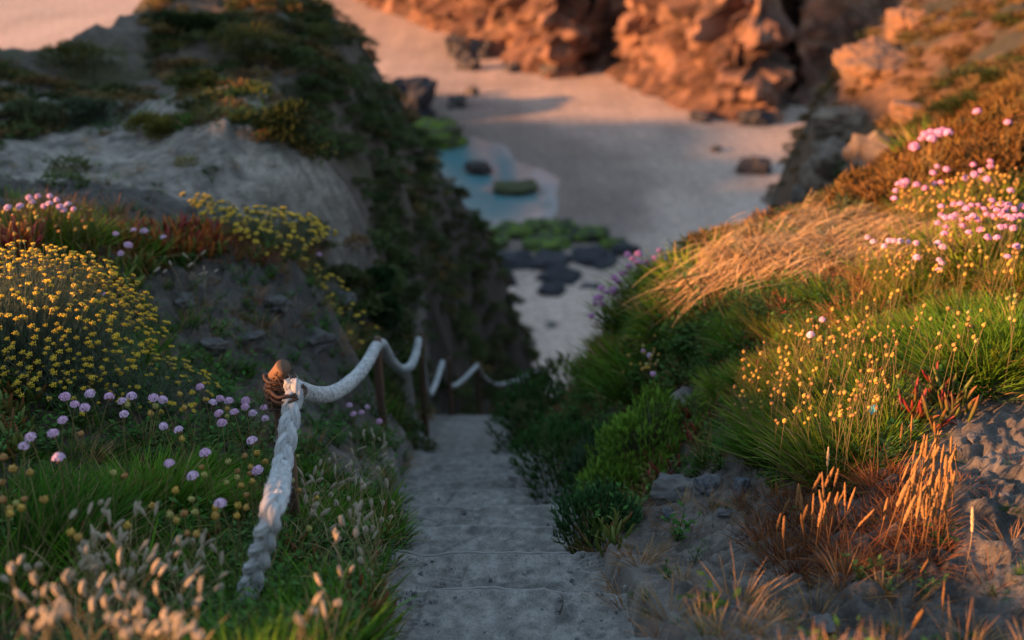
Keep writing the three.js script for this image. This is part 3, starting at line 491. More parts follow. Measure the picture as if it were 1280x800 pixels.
// ---------- plants: shared shapes ----------
const leafMat = new THREE.MeshPhysicalMaterial({ vertexColors: true, roughness: 0.7, side: THREE.DoubleSide, specularIntensity: 0.15 });
const dryMat = new THREE.MeshPhysicalMaterial({ vertexColors: true, roughness: 0.85, side: THREE.DoubleSide, specularIntensity: 0.12 });
const petalMat = new THREE.MeshPhysicalMaterial({ vertexColors: true, roughness: 0.75, side: THREE.DoubleSide, sheen: 0.3, sheenRoughness: 0.6 });
const fleshMat = new THREE.MeshPhysicalMaterial({ vertexColors: true, roughness: 0.42, specularIntensity: 0.5 });
const toPx = (x, y, z) => { const dy = y - EYE, f = -dy * sp - z * cp, u = dy * cp - z * sp * 1.0; const up = dy * cp + z * -sp; return [640 + x / f * FPX, 400 - up / f * FPX, f]; };
const inPoly = (pts, x, y) => { let c = false; for (let i = 0, j = pts.length - 1; i < pts.length; j = i++) { const [ax, ay] = pts[i], [bx, by] = pts[j]; if ((ay > y) !== (by > y) && x < (bx - ax) * (y - ay) / (by - ay) + ax) c = !c; } return c; };

function ball(S, x, y, z, r, c, ny = 4, nx = 6, f = null, jag = 0, squash = 1) {
  const rows = []; for (let j = 0; j <= ny; j++) { const row = []; const ph = Math.PI * j / ny; for (let i = 0; i < nx; i++) { const a = (i + j * 0.5) / nx * 6.2832, q = r * (1 + (f ? (f() - 0.5) * jag : 0)); const cc = f ? vary(c, 0.18, f) : c; row.push(S.v(x + Math.sin(ph) * Math.cos(a) * q, y + Math.cos(ph) * q * squash, z + Math.sin(ph) * Math.sin(a) * q, cc)); if (j === 0 || j === ny) break; } rows.push(row); }
  for (let j = 0; j < ny; j++) { const a = rows[j], b = rows[j + 1], n = Math.max(a.length, b.length); for (let i = 0; i < n; i++) { const a0 = a[i % a.length], a1 = a[(i + 1) % a.length], b0 = b[i % b.length], b1 = b[(i + 1) % b.length]; if (a.length === 1) S.t(a0, b1, b0); else if (b.length === 1) S.t(a0, a1, b0); else S.q(a0, a1, b1, b0); } }
}
// thrift: a domed head of small florets over a papery brown cup
function thriftHead(seed, openness, pink, deep) {
  const f = rng(seed), S = new Soup(), r = 0.0112; ball(S, 0, -0.001, 0, r * 0.78, C(0.34, 0.17, 0.08), 4, 7, f, 0.2);
  for (let k = 0; k < 46; k++) {
    const u = 1 - (k + 0.5) / 46 * (0.75 + 0.5 * openness), a = k * 2.39996 + rr(-0.2, 0.2, f), s = Math.sqrt(Math.max(0, 1 - u * u)), n = V(s * Math.cos(a), u * 0.85, s * Math.sin(a)), c = n.clone().multiplyScalar(r * rr(0.92, 1.08, f));
    const t1 = V(-Math.sin(a), 0, Math.cos(a)), t2 = V().crossVectors(n, t1).normalize(), w = r * rr(0.26, 0.36, f), base = vary(deep, 0.25, f), rim = vary(pink, 0.16, f), m = S.v(c.x * 0.86, c.y * 0.86, c.z * 0.86, base), ids = [];
    for (let q = 0; q < 5; q++) { const an = q / 5 * 6.283 + a, j = rr(0.75, 1.2, f); ids.push(S.v(c.x + (t1.x * Math.cos(an) + t2.x * Math.sin(an)) * w * j + n.x * w * 0.25, c.y + (t1.y * Math.cos(an) + t2.y * Math.sin(an)) * w * j + n.y * w * 0.25, c.z + (t1.z * Math.cos(an) + t2.z * Math.sin(an)) * w * j + n.z * w * 0.25, rim)); }
    for (let q = 0; q < 5; q++) S.t(m, ids[q], ids[(q + 1) % 5]);
  }
  for (let k = 0; k < 9; k++) { const a = k / 9 * 6.283; const b = S.v(Math.cos(a) * r * 0.25, -r * 0.85, Math.sin(a) * r * 0.25, C(0.30, 0.17, 0.08)), c = S.v(Math.cos(a + 0.5) * r * 0.8, -r * 0.15, Math.sin(a + 0.5) * r * 0.8, C(0.42, 0.24, 0.13)), d = S.v(Math.cos(a - 0.5) * r * 0.8, -r * 0.15, Math.sin(a - 0.5) * r * 0.8, C(0.42, 0.24, 0.13)); S.t(b, c, d); }
  return S.geo();
}
const deepPink = [thriftHead(8, 0.5, C(0.80, 0.40, 0.66), C(0.50, 0.15, 0.36)), thriftHead(9, 0.4, C(0.82, 0.46, 0.72), C(0.52, 0.18, 0.4))];
const pinkHeads = [thriftHead(1, 0.5, C(0.84, 0.60, 0.76), C(0.55, 0.24, 0.42)), thriftHead(2, 0.3, C(0.86, 0.66, 0.80), C(0.58, 0.28, 0.46)), thriftHead(3, 0.6, C(0.82, 0.54, 0.70), C(0.52, 0.2, 0.38))];
function budHead(seed, c) { const f = rng(seed), S = new Soup(); ball(S, 0, 0, 0, 0.0066, c, 5, 8, f, 0.22, 0.95); for (let k = 0; k < 12; k++) { const a = k * 2.4, u = rr(-0.6, 0.9, f), s = Math.sqrt(1 - u * u), n = V(s * Math.cos(a), u, s * Math.sin(a)); const p = n.clone().multiplyScalar(0.0064), t = V(-Math.sin(a), 0, Math.cos(a)).multiplyScalar(0.0022); const cc = vary(c, 0.35, f); const i = S.v(p.x - t.x, p.y, p.z - t.z, cc), j = S.v(p.x + t.x, p.y, p.z + t.z, cc), e = S.v(p.x * 1.3, p.y * 1.3 + 0.002, p.z * 1.3, cc); S.t(i, j, e); } return S.geo(); }
const budHeads = [budHead(4, C(0.46, 0.27, 0.055)), budHead(5, C(0.54, 0.33, 0.05)), budHead(6, C(0.36, 0.18, 0.05)), budHead(7, C(0.38, 0.33, 0.09))];
// a cushion of needle leaves
function cushion(seed, n, rad, len, w, c0, c1, up = 0.55, seg = 3, dry = 0) {
  const f = rng(seed), S = new Soup(), straw = C(0.30, 0.19, 0.09);
  for (let k = 0; k < n; k++) {
    const a = f() * 6.283, q = Math.sqrt(f()), b = V(Math.cos(a) * q * rad, -0.015, Math.sin(a) * q * rad), lean = q * rr(0.5, 1.15, f), a2 = a + rr(-0.7, 0.7, f), dir = V(Math.cos(a2) * lean, up + (1 - q) * 0.6, Math.sin(a2) * lean).normalize(), l = len * rr(0.6, 1.15, f);
    const t = f(), e0 = vary(c0, 0.3, f), e1 = vary(c1, 0.3, f); if (t < dry || (q > 0.8 && f() < dry * 3)) { e0.copy(straw); e1.copy(straw).multiplyScalar(1.2); }
    blade(S, b, dir, l, w * rr(0.7, 1.3, f), V(Math.cos(a2) * l * 0.22, -l * rr(0.02, 0.22, f) * (0.4 + q), Math.sin(a2) * l * 0.22), e0, e1, seg, f() * 6.283);
  }
  return S.geo();
}
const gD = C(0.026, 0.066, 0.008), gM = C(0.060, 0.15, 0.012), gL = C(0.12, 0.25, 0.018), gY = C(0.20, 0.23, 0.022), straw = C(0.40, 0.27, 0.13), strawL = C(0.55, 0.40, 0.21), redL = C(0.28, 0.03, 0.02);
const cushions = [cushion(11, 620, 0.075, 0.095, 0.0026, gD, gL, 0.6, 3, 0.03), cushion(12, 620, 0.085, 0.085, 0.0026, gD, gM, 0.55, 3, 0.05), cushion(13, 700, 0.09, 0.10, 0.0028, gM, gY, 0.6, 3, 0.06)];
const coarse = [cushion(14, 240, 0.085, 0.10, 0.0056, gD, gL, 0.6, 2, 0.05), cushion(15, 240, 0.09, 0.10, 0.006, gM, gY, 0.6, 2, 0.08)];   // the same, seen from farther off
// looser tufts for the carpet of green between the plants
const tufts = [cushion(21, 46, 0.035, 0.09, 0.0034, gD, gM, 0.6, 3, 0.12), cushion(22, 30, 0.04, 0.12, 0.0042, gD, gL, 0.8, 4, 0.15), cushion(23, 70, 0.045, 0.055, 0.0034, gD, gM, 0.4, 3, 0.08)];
function sprig(seed, n, h, leaf, c0, c1, wide = 0.42) { // a leafy herb
  const f = rng(seed), S = new Soup();
  for (let s = 0; s < 4; s++) { const a0 = f() * 6.283, tipP = V(Math.cos(a0) * h * 0.7, h * rr(0.6, 1.1, f), Math.sin(a0) * h * 0.7), pts = bezier(V(0, -0.01, 0), V(0, h * 0.5, 0), tipP, 4); stem(S, pts, 0.0013, 0.0008, vary(c0, 0.2, f), vary(c0, 0.2, f));
    for (let k = 0; k < n; k++) { const t = (k + 1) / n, p = pts[Math.min(4, Math.round(t * 4))].clone().lerp(pts[Math.min(4, Math.floor(t * 4))], 0.5), a = k * 2.4 + a0, d = V(Math.cos(a), rr(0.1, 0.8, f), Math.sin(a)).normalize(), sd = V(-Math.sin(a), 0, Math.cos(a)), l = leaf * rr(0.6, 1.2, f), w = l * wide * 0.5, cc = vary(c1, 0.35, f), b = S.v(p.x, p.y, p.z, c0), m1 = S.v(p.x + d.x * l * 0.5 + sd.x * w, p.y + d.y * l * 0.5, p.z + d.z * l * 0.5 + sd.z * w, cc), m2 = S.v(p.x + d.x * l * 0.5 - sd.x * w, p.y + d.y * l * 0.5, p.z + d.z * l * 0.5 - sd.z * w, cc), e = S.v(p.x + d.x * l, p.y + d.y * l * 0.8, p.z + d.z * l, cc); S.t(b, m1, m2); S.t(m1, e, m2); } }
  return S.geo();
}
const sprigs = [sprig(31, 11, 0.06, 0.024, C(0.03, 0.065, 0.016), C(0.05, 0.12, 0.026)), sprig(32, 10, 0.045, 0.018, C(0.04, 0.06, 0.02), C(0.06, 0.11, 0.03), 0.5), sprig(33, 12, 0.07, 0.02, C(0.05, 0.07, 0.03), C(0.07, 0.13, 0.035), 0.3)];
const dryTufts = [cushion(41, 40, 0.03, 0.10, 0.0022, C(0.26, 0.16, 0.08), strawL, 0.5, 3), cushion(42, 46, 0.04, 0.05, 0.0022, C(0.16, 0.09, 0.05), C(0.32, 0.18, 0.09), 0.25, 3)];
// a hare's-tail: soft oval of pale hairs
function hareHead(seed, L, r) {
  const f = rng(seed), S = new Soup(), c = C(0.46, 0.38, 0.27), n = 6, m = 9, rows = [];
  for (let j = 0; j <= n; j++) { const t = j / n, row = []; for (let i = 0; i < m; i++) { const a = i / m * 6.283, q = r * 0.8 * Math.pow(Math.sin(Math.PI * clamp(t * 0.9 + 0.07)), 0.6) * rr(0.88, 1.12, f); row.push(S.v(Math.cos(a) * q, t * L, Math.sin(a) * q, vary(c, 0.2, f))); } if (j) for (let i = 0; i < m; i++) S.q(rows[j - 1][i], row[i], row[(i + 1) % m], rows[j - 1][(i + 1) % m]); rows.push(row); }
  for (let k = 0; k < 190; k++) { const t = f(), a = f() * 6.283, q = r * 0.75 * Math.pow(Math.sin(Math.PI * clamp(t * 0.9 + 0.07)), 0.6), b = V(Math.cos(a) * q, t * L, Math.sin(a) * q), l = rr(0.25, 0.6, f) * r, e = V(b.x + Math.cos(a) * l, b.y + l * rr(0.5, 1.5, f), b.z + Math.sin(a) * l), cc = vary(C(0.62, 0.54, 0.42), 0.18, f), w = 0.0006; S.t(S.v(b.x - Math.sin(a) * w, b.y, b.z + Math.cos(a) * w, cc), S.v(b.x + Math.sin(a) * w, b.y, b.z - Math.cos(a) * w, cc), S.v(e.x, e.y, e.z, cc)); }
  return S.geo();
}
const hareHeads = [hareHead(51, 0.024, 0.0072), hareHead(52, 0.030, 0.0068), hareHead(53, 0.020, 0.0078), hareHead(54, 0.034, 0.006)];
// everlasting: flat-topped bunch of little yellow buttons
function everHead(seed, c) { const f = rng(seed), S = new Soup(); for (let k = 0; k < 11; k++) { const a = k * 2.4, q = Math.sqrt(k / 11) * 0.0085; ball(S, Math.cos(a) * q, 0.002 - q * 0.25 + rr(0, 0.0015, f), Math.sin(a) * q, rr(0.0021, 0.003, f), vary(c, 0.22, f), 3, 5, f, 0.25); stem(S, [V(0, -0.012, 0), V(Math.cos(a) * q, -q * 0.25, Math.sin(a) * q)], 0.0006, 0.0006, C(0.16, 0.2, 0.11), C(0.2, 0.22, 0.12)); } return S.geo(); }
const everHeads = [everHead(61, C(0.74, 0.48, 0.03)), everHead(62, C(0.80, 0.55, 0.05)), everHead(63, C(0.56, 0.38, 0.05))];
// ice plant: fat three-sided finger leaves, curved up, red at the tips
function fingerLeaf(seed, L, w, c0, c1) { const f = rng(seed), S = new Soup(), rows = [], n = 6; for (let j = 0; j <= n; j++) { const t = j / n, q = w * 0.5 * Math.pow(Math.sin(Math.PI * clamp(0.14 + t * 0.86)), 0.55), row = [], cc = c0.clone().lerp(c1, t * t * (0.6 + 0.4 * f())); for (let i = 0; i < 6; i++) { const a = i / 6 * 6.283 + 0.5, k = i % 2 ? 0.8 : 1.08; row.push(S.v(Math.cos(a) * q * k, t * L, Math.sin(a) * q * k + L * 0.16 * t * t, cc)); } if (j) for (let i = 0; i < 6; i++) S.q(rows[j - 1][i], row[i], row[(i + 1) % 6], rows[j - 1][(i + 1) % 6]); rows.push(row); } return S.geo(); }
const fingers = [fingerLeaf(71, 0.055, 0.0105, C(0.075, 0.12, 0.02), C(0.20, 0.15, 0.03)), fingerLeaf(72, 0.06, 0.010, C(0.09, 0.10, 0.02), C(0.32, 0.06, 0.03)), fingerLeaf(73, 0.048, 0.011, C(0.12, 0.17, 0.03), C(0.22, 0.20, 0.05)), fingerLeaf(74, 0.058, 0.0095, C(0.16, 0.035, 0.02), C(0.36, 0.03, 0.035)), fingerLeaf(75, 0.058, 0.0105, C(0.26, 0.10, 0.02), C(0.52, 0.14, 0.03))];

// ---------- builders for whole plants ----------
const up0 = V(0, 1, 0), qt = new THREE.Quaternion();
function standing(parent, name, geo, m, at, dir, s, spin) { const o = part(parent, name, geo, m); o.position.copy(at); o.quaternion.setFromUnitVectors(up0, dir); o.rotateY(spin); o.scale.setScalar(s); return o; }
// flower stalks whose heads stand at given pixels: [px, py], height above the ground by range
function stalks(root, list, heads, m, hRange, f, o = {}) {
  const base = root.position; let n = 0;
  for (const [px, py] of list) {
    const h = rr(hRange[0], hRange[1], f), p = o.d ? P(px, py, rr(o.d[0], o.d[1], f)) : onRay(px, py, h); if (!p) continue;
    const gx = p.x + (o.shift || 0) + rr(-0.045, 0.045, f), gz = p.z + rr(-0.045, 0.045, f), foot = V(gx, ground(gx, gz) - 0.01, gz), mid = V(mix(foot.x, p.x, 0.25), mix(foot.y, p.y, 0.55), mix(foot.z, p.z, 0.25));
    const S = new Soup(), F = foot.clone().sub(base), Pp = p.clone().sub(base); stem(S, bezier(F, mid.sub(base), Pp, 6), o.r || 0.0011, (o.r || 0.0011) * 0.8, o.c0 || C(0.10, 0.13, 0.04), o.c1 || C(0.30, 0.21, 0.09));
    const st = part(root, 'stem', S.geo(), leafMat), dir = V(rr(-0.35, 0.35, f), 1, rr(-0.25, 0.35, f)).normalize(), hd = part(st, o.head || 'flower_head', heads[Math.floor(f() * heads.length)], m);
    hd.position.copy(Pp); hd.quaternion.setFromUnitVectors(up0, dir); hd.rotateY(f() * 6.283); hd.scale.setScalar(0.84 * rr(o.s0 || 0.85, o.s1 || 1.2, f)); n++;
  }
  return n;
}
const Z = (l, ox, oy, k) => l.map(([a, b]) => [ox + a / k, oy + b / k]);
function cushionAt(root, px, py, geo, s, f, name = 'leaf_cushion', sy = 1) { const p = onRay(px, py, 0); if (!p) return null; const o = part(root, name, geo, leafMat); o.position.copy(p).sub(root.position); o.rotation.y = f() * 6.283; o.scale.set(s, s * sy, s); return p; }
function rootAt(name, label, category, px, py, group) { const p = onRay(px, py, 0) || onRay(px + 12, py + 24, 0); return thing(name, label, category, p.toArray(), group); }
const scatter = (poly, n, f) => { let x0 = 1e9, x1 = -1e9, y0 = 1e9, y1 = -1e9; for (const [a, b] of poly) { x0 = Math.min(x0, a); x1 = Math.max(x1, a); y0 = Math.min(y0, b); y1 = Math.max(y1, b); } const o = []; let g = 0; while (o.length < n && g++ < n * 40) { const x = rr(x0, x1, f), y = rr(y0, y1, f); if (inPoly(poly, x, y)) o.push([x, y]); } return o; };
// ---------- left of the path ----------
{ // pink thrift by the rope
  const f = rng(101);
  const A = rootAt('thrift_clump', 'thrift with many lilac-pink flower heads between the yellow bush and the wire-bound stake', 'flowers', 200, 560);
  const pk = [...Z([[243, 688], [280, 716], [318, 728], [337, 676], [235, 775], [409, 687], [458, 705], [493, 685], [465, 753], [575, 691], [609, 698], [749, 650], [796, 709], [824, 694], [820, 750], [857, 703], [878, 745], [919, 703], [918, 725], [947, 750], [988, 728], [993, 768], [832, 785], [612, 797]], 0, 267, 2.995), ...Z([[115, 40], [90, 73], [200, 25], [220, 117], [671, 12], [946, 52], [770, 98], [635, 138], [724, 185], [967, 163], [827, 288]], 0, 534, 3)];
  stalks(A, pk, pinkHeads, petalMat, [0.19, 0.26], f, { s0: 0.95, s1: 1.25 });
  stalks(A, [...Z([[476, 717], [674, 677], [582, 722], [564, 750], [690, 727], [766, 697], [850, 733], [850, 760]], 0, 267, 2.995), ...Z([[303, 25], [425, 172], [467, 182], [571, 295], [661, 350], [657, 238], [719, 272], [757, 150], [767, 180], [851, 210], [890, 165], [890, 190], [905, 220], [925, 255], [923, 303], [892, 295], [855, 130], [941, 150], [995, 130], [963, 98], [939, 175], [947, 205], [702, 398], [737, 402], [477, 370], [733, 320], [690, 325], [807, 333], [638, 330], [810, 300], [889, 333], [682, 45], [918, 108]], 0, 534, 3)], budHeads, petalMat, [0.15, 0.22], f, { head: 'seed_head', s0: 1.1, s1: 1.5 });
  for (const [x, y, s] of [[175, 640, 1.5], [135, 650, 1.1], [215, 640, 1.15], [250, 600, 0.9], [280, 640, 0.9], [300, 600, 0.8]]) cushionAt(A, x, y, cushions[0], s, f);
  const Bc = rootAt('thrift_clump', 'low thrift tufts with tan seed heads at the left, behind the hare\'s-tail grass', 'flowers', 50, 680);
  for (const [x, y, s] of [[60, 670, 1.5], [20, 690, 1.3], [100, 680, 1.2], [10, 640, 1.1], [60, 630, 1]]) cushionAt(Bc, x, y, cushions[1], s, f);
  stalks(Bc, Z([[12, 113], [48, 157], [112, 170], [8, 207], [265, 395], [293, 413], [165, 272], [38, 305], [38, 325], [90, 270], [60, 288], [10, 272], [80, 303]], 0, 534, 3), budHeads, petalMat, [0.14, 0.2], f, { head: 'seed_head', s0: 1.1, s1: 1.5 });
  const D = rootAt('thrift_clump', 'small lilac thrift beside the second stake of the handrail', 'flowers', 455, 550);
  stalks(D, [[452, 516], [442, 518], [474, 527], [437, 507], [459, 509]], pinkHeads, petalMat, [0.16, 0.2], f); cushionAt(D, 450, 556, cushions[1], 1, f);
  const E = rootAt('thrift_clump', 'thrift seed heads between the plaited rope and the path', 'flowers', 400, 660);
  stalks(E, Z([[1120, 237], [1188, 265], [1097, 200], [1117, 108], [1160, 382], [1048, 325]], 0, 534, 3), budHeads, petalMat, [0.13, 0.18], f, { head: 'seed_head' }); cushionAt(E, 395, 668, cushions[0], 0.9, f);
}
{ // yellow everlasting bushes
  function everlasting(label, cx, cy, d, rad, n, seed, big = 1) {
    const f = rng(seed), c0 = P(cx, cy, d); c0.y = ground(c0.x, c0.z); const root = thing('everlasting_bush', label, 'flowering bush', c0.toArray());
    const S = new Soup(), gr = C(0.09, 0.12, 0.075), gp = C(0.17, 0.20, 0.13); let made = 0; const rest = [];
    for (let k = 0; k < n; k++) {
      const u = Math.sqrt((k + 0.5) / n) * 0.98, a = k * 2.39996, el = u * 1.45, dir = V(Math.sin(el) * Math.cos(a) * rad[0], Math.cos(el) * rad[1], Math.sin(el) * Math.sin(a) * rad[2]);
      const foot = V(dir.x * 0.35 + rr(-0.03, 0.03, f), 0, dir.z * 0.35 + rr(-0.03, 0.03, f)); foot.y = ground(c0.x + foot.x, c0.z + foot.z) - c0.y - 0.01; const t = rr(0.86, 1.05, f), tipP = V(dir.x * t + rr(-0.02, 0.02, f), dir.y * t, dir.z * t + rr(-0.02, 0.02, f));
      const gy = ground(c0.x + tipP.x, c0.z + tipP.z) - c0.y + 0.06; if (tipP.y < gy) tipP.y = gy + rr(0, 0.05, f);
      const pts = bezier(foot, V(mix(foot.x, tipP.x, 0.35), mix(foot.y, tipP.y, 0.6), mix(foot.z, tipP.z, 0.35)), tipP, 5); stem(S, pts, 0.0014, 0.0008, gr, gp);
      for (let q = 0; q < 13; q++) { const w = rr(0.3, 0.95, f), p = pts[Math.min(5, Math.floor(w * 5))].clone().lerp(pts[Math.min(5, Math.floor(w * 5) + 1)], w * 5 % 1), an = f() * 6.283; blade(S, p, V(Math.cos(an) * 0.6, 0.9, Math.sin(an) * 0.6).normalize(), rr(0.014, 0.026, f), 0.0017, V(0, 0, 0), vary(gr, 0.2, f), vary(gp, 0.25, f), 1, an + 1.57); }
      const g = V(0, 0, 0).copy(dir).normalize().lerp(up0, 0.6).normalize(), hd = { p: tipP, g, s: big * rr(0.55, 1.0, f), v: Math.floor(f() * 3), a: f() * 6.283 };
      if (made < 300) { made++; standing(root, 'flower_cluster', everHeads[hd.v], petalMat, hd.p, hd.g, hd.s, hd.a); } else rest.push(hd);
    }
    part(root, 'stems_and_leaves', S.geo(), leafMat);
    if (rest.length) { const im = new THREE.InstancedMesh(everHeads[0], petalMat, rest.length), M = new THREE.Matrix4(); rest.forEach((h, i) => { qt.setFromUnitVectors(up0, h.g); im.setMatrixAt(i, M.compose(h.p, qt, V(h.s, h.s, h.s))); }); im.name = 'outer_flower_clusters'; im.userData.kind = 'stuff'; root.add(im); }
  }
  everlasting('large everlasting bush covered with small yellow flowers at the left edge', 38, 480, 2.95, [0.37, 0.31, 0.33], 1000, 201);
  everlasting('low straggling everlasting with yellow flowers beside the large yellow bush', 170, 500, 3.05, [0.24, 0.17, 0.18], 150, 202);
  everlasting('sparse everlasting with few yellow flowers in front of the large yellow bush', 90, 560, 2.75, [0.16, 0.14, 0.10], 26, 203);
  everlasting('yellow-flowered plants on the rim of the bare sand', 330, 318, 4.75, [0.30, 0.14, 0.20], 190, 204, 1.7);
  everlasting('few yellow flowers beside the second stake of the handrail', 436, 440, 4.9, [0.12, 0.2, 0.1], 18, 205, 1.6);
  everlasting('yellow-flowered plants on the crumbling rim above the handrail', 395, 350, 4.95, [0.16, 0.12, 0.1], 26, 206, 1.5);
}
{ // hare's-tail grass
  function hares(label, poly, n, h, seed, lit, extra = []) {
    const f = rng(seed), cx = poly.reduce((s, p) => s + p[0], 0) / poly.length, cy = poly.reduce((s, p) => s + p[1], 0) / poly.length, root = rootAt('hares_tail_grass', label, 'grass', cx, cy), base = root.position;
    for (const [px, py] of [...scatter(poly, n, f), ...extra]) {
      const p = onRay(px, py, rr(h[0], h[1], f)); if (!p) continue; const lean = rr(-0.06, 0.1, f), gx = p.x - lean, gz = p.z + rr(-0.05, 0.04, f), foot = V(gx, ground(gx, gz) - 0.01, gz).sub(base), tipP = p.clone().sub(base), mid = V(mix(foot.x, tipP.x, 0.2), mix(foot.y, tipP.y, 0.65), mix(foot.z, tipP.z, 0.2));
      const S = new Soup(); stem(S, bezier(foot, mid, tipP, 6), 0.0009, 0.0007, C(0.20, 0.17, 0.07), C(0.42, 0.31, 0.16)); const q = rr(0.2, 0.6, f), lp = foot.clone().lerp(tipP, q), an = f() * 6.283; blade(S, lp, V(Math.cos(an) * 0.5, 0.8, Math.sin(an) * 0.5).normalize(), rr(0.04, 0.09, f), 0.0028, V(Math.cos(an) * 0.02, -0.02, Math.sin(an) * 0.02), C(0.20, 0.17, 0.08), C(0.42, 0.30, 0.15), 3, an + 1.57);
      const st = part(root, 'stalk', S.geo(), dryMat), hd = part(st, 'seed_head', hareHeads[Math.floor(f() * 4)], dryMat); hd.position.copy(tipP); const dir = tipP.clone().sub(mid).normalize().add(V(rr(-0.25, 0.35, f), 0.2, rr(-0.2, 0.3, f))).normalize(); hd.quaternion.setFromUnitVectors(up0, dir); hd.rotateY(f() * 6.28); hd.scale.set(rr(0.5, 0.8, f), rr(0.6, 0.95, f), rr(0.5, 0.8, f));
    }
    return root;
  }
  hares('hare\'s-tail grass with tan fluffy heads massed in front of the plaited rope', [[90, 690], [130, 660], [180, 690], [230, 675], [275, 672], [290, 700], [270, 760], [250, 800], [140, 800], [100, 760]], 110, [0.12, 0.2], 301, true);
  hares('hare\'s-tail grass with larger pale heads at the left edge of the patch', [[5, 700], [60, 690], [95, 720], [90, 790], [30, 795], [8, 770]], 26, [0.16, 0.23], 302, true);
  hares('thin hare\'s-tail grass with grey-green heads among the thrift', [[85, 640], [120, 620], [160, 640], [225, 610], [230, 640], [150, 680], [95, 680]], 13, [0.16, 0.22], 303, false);
  hares('hare\'s-tail grass with whitish heads between the plaited rope and the path', [[375, 590], [400, 560], [440, 565], [470, 600], [500, 620], [480, 670], [430, 690], [390, 660], [370, 640]], 64, [0.13, 0.2], 304, false);
  hares('scattered whitish hare\'s-tail heads beyond the plaited rope near the second stake', [[420, 540], [455, 535], [500, 560], [510, 590], [470, 590], [430, 570]], 16, [0.13, 0.18], 305, false);
  hares('few hare\'s-tail heads low beside the nearest steps', [[360, 740], [420, 720], [470, 680], [490, 720], [420, 790], [370, 790]], 12, [0.12, 0.18], 306, false);
  hares('pale hare\'s-tail heads on the rim of the bare sand', [[165, 325], [260, 310], [270, 345], [190, 350]], 10, [0.1, 0.15], 307, false);
}
// ice plants: rosettes of fat leaves on creeping stems
function icePlant(label, list, seed, kinds, s = 1, grp) {
  const f = rng(seed), [cx, cy] = list[0], root = rootAt('ice_plant', label, 'succulent', cx, cy, grp), base = root.position, S = new Soup(); let prev = null;
  for (const [px, py, n] of list) {
    const p = onRay(px, py, 0); if (!p) continue; const q = p.clone().sub(base); if (prev) stem(S, bezier(prev, prev.clone().lerp(q, 0.5).add(V(0, 0.03, 0)), q, 5), 0.004 * s, 0.003 * s, C(0.22, 0.05, 0.03), C(0.16, 0.05, 0.03), 5); prev = q;
    for (let k = 0; k < (n || 9); k++) { const a = k * 2.4 + f(), e = rr(0.15, 0.95, f), o = standing(root, 'leaf', fingers[kinds[Math.floor(f() * kinds.length)]], fleshMat, V(q.x + Math.cos(a) * 0.012 * s + rr(-0.02, 0.02, f), q.y + rr(0, 0.03, f), q.z + Math.sin(a) * 0.012 * s + rr(-0.02, 0.02, f)), V(Math.cos(a) * e, 1, Math.sin(a) * e).normalize(), s * rr(0.7, 1.2, f), f() * 6.283); }
  }
  part(root, 'creeping_stem', S.n ? S.geo() : new THREE.CylinderGeometry(0.003, 0.003, 0.05, 5), S.n ? leafMat : fleshMat);
}
const around = (px, py, sx, sy, n, m, seed) => { const f = rng(seed), o = []; for (let k = 0; k < n; k++) o.push([px + rr(-sx, sx, f), py + rr(-sy, sy, f), m]); return o; };
icePlant('ice plant with red-tipped upright leaves beside the nearest step', [[440, 790, 10], [425, 785, 9], [455, 795, 9], [470, 770, 7], [410, 800, 8], [480, 790, 7], [440, 765, 8]], 401, [0, 1, 1, 2, 3], 1.0);
icePlant('reddish ice plant leaves at the left edge below the yellow bush', [...around(16, 530, 22, 45, 12, 9, 1)], 402, [0, 1, 1, 2], 1.05);
icePlant('ice plant with green and rust leaves along the left edge of the path', [...around(470, 690, 22, 40, 9, 7, 2)], 403, [0, 1, 2], 0.8);
icePlant('small dark red ice plant shoots on the path edge', [[500, 690, 6], [508, 700, 5], [498, 640, 4], [512, 625, 4]], 404, [1, 3], 0.6);
icePlant('orange-red ice plant spreading on the rim of the bare sand', [...around(215, 312, 62, 14, 34, 10, 3)], 405, [1, 4, 4, 3, 2], 1.45);
icePlant('green and red ice plant mat under the yellow bush\'s far side', [...around(140, 350, 45, 25, 14, 9, 4)], 406, [0, 0, 1, 2], 1.2);
icePlant('bright red ice plant leaves at the left edge behind the yellow bush', [...around(18, 318, 20, 9, 8, 9, 5)], 407, [3, 4], 1.5);
icePlant('dark ice plant leaves among the grass below the thrift', [...around(180, 655, 90, 30, 12, 7, 6)], 408, [0, 1], 0.85);
icePlant('ice plant leaves in the grass between the plaited rope and the steps', [...around(385, 735, 40, 40, 9, 8, 7)], 409, [0, 1, 2], 0.9);
{ // far pink thrift on the sand's rim, left
  const f = rng(111), A = rootAt('thrift_clump', 'pink thrift on the near rim of the bare sand at the left edge', 'flowers', 50, 285);
  stalks(A, Z([[110, 742], [143, 738], [187, 736], [165, 775], [186, 765], [213, 750], [225, 777], [255, 770], [276, 785], [240, 790], [122, 760], [75, 775], [30, 780]], 0, 0, 3), pinkHeads, petalMat, [0.12, 0.2], f, { s0: 1, s1: 1.4 });
  stalks(A, scatter([[0, 262], [40, 252], [110, 258], [130, 285], [0, 295]], 40, f), budHeads, petalMat, [0.1, 0.18], f, { head: 'seed_head', s0: 1, s1: 1.4 });
  for (const [x, y, s] of [[20, 300, 1.3], [60, 298, 1.4], [100, 300, 1.2]]) cushionAt(A, x, y, coarse[1], s, f);
  const Bq = rootAt('thrift_clump', 'few lilac thrift heads among the orange ice plants', 'flowers', 160, 315);
  stalks(Bq, Z([[433, 77], [501, 63], [480, 120], [452, 150], [612, 90], [540, 68], [1195, 155], [378, 302]], 0, 267, 2.995), pinkHeads, petalMat, [0.1, 0.16], f, { s0: 1, s1: 1.5 }); cushionAt(Bq, 165, 320, coarse[0], 1.2, f);
}
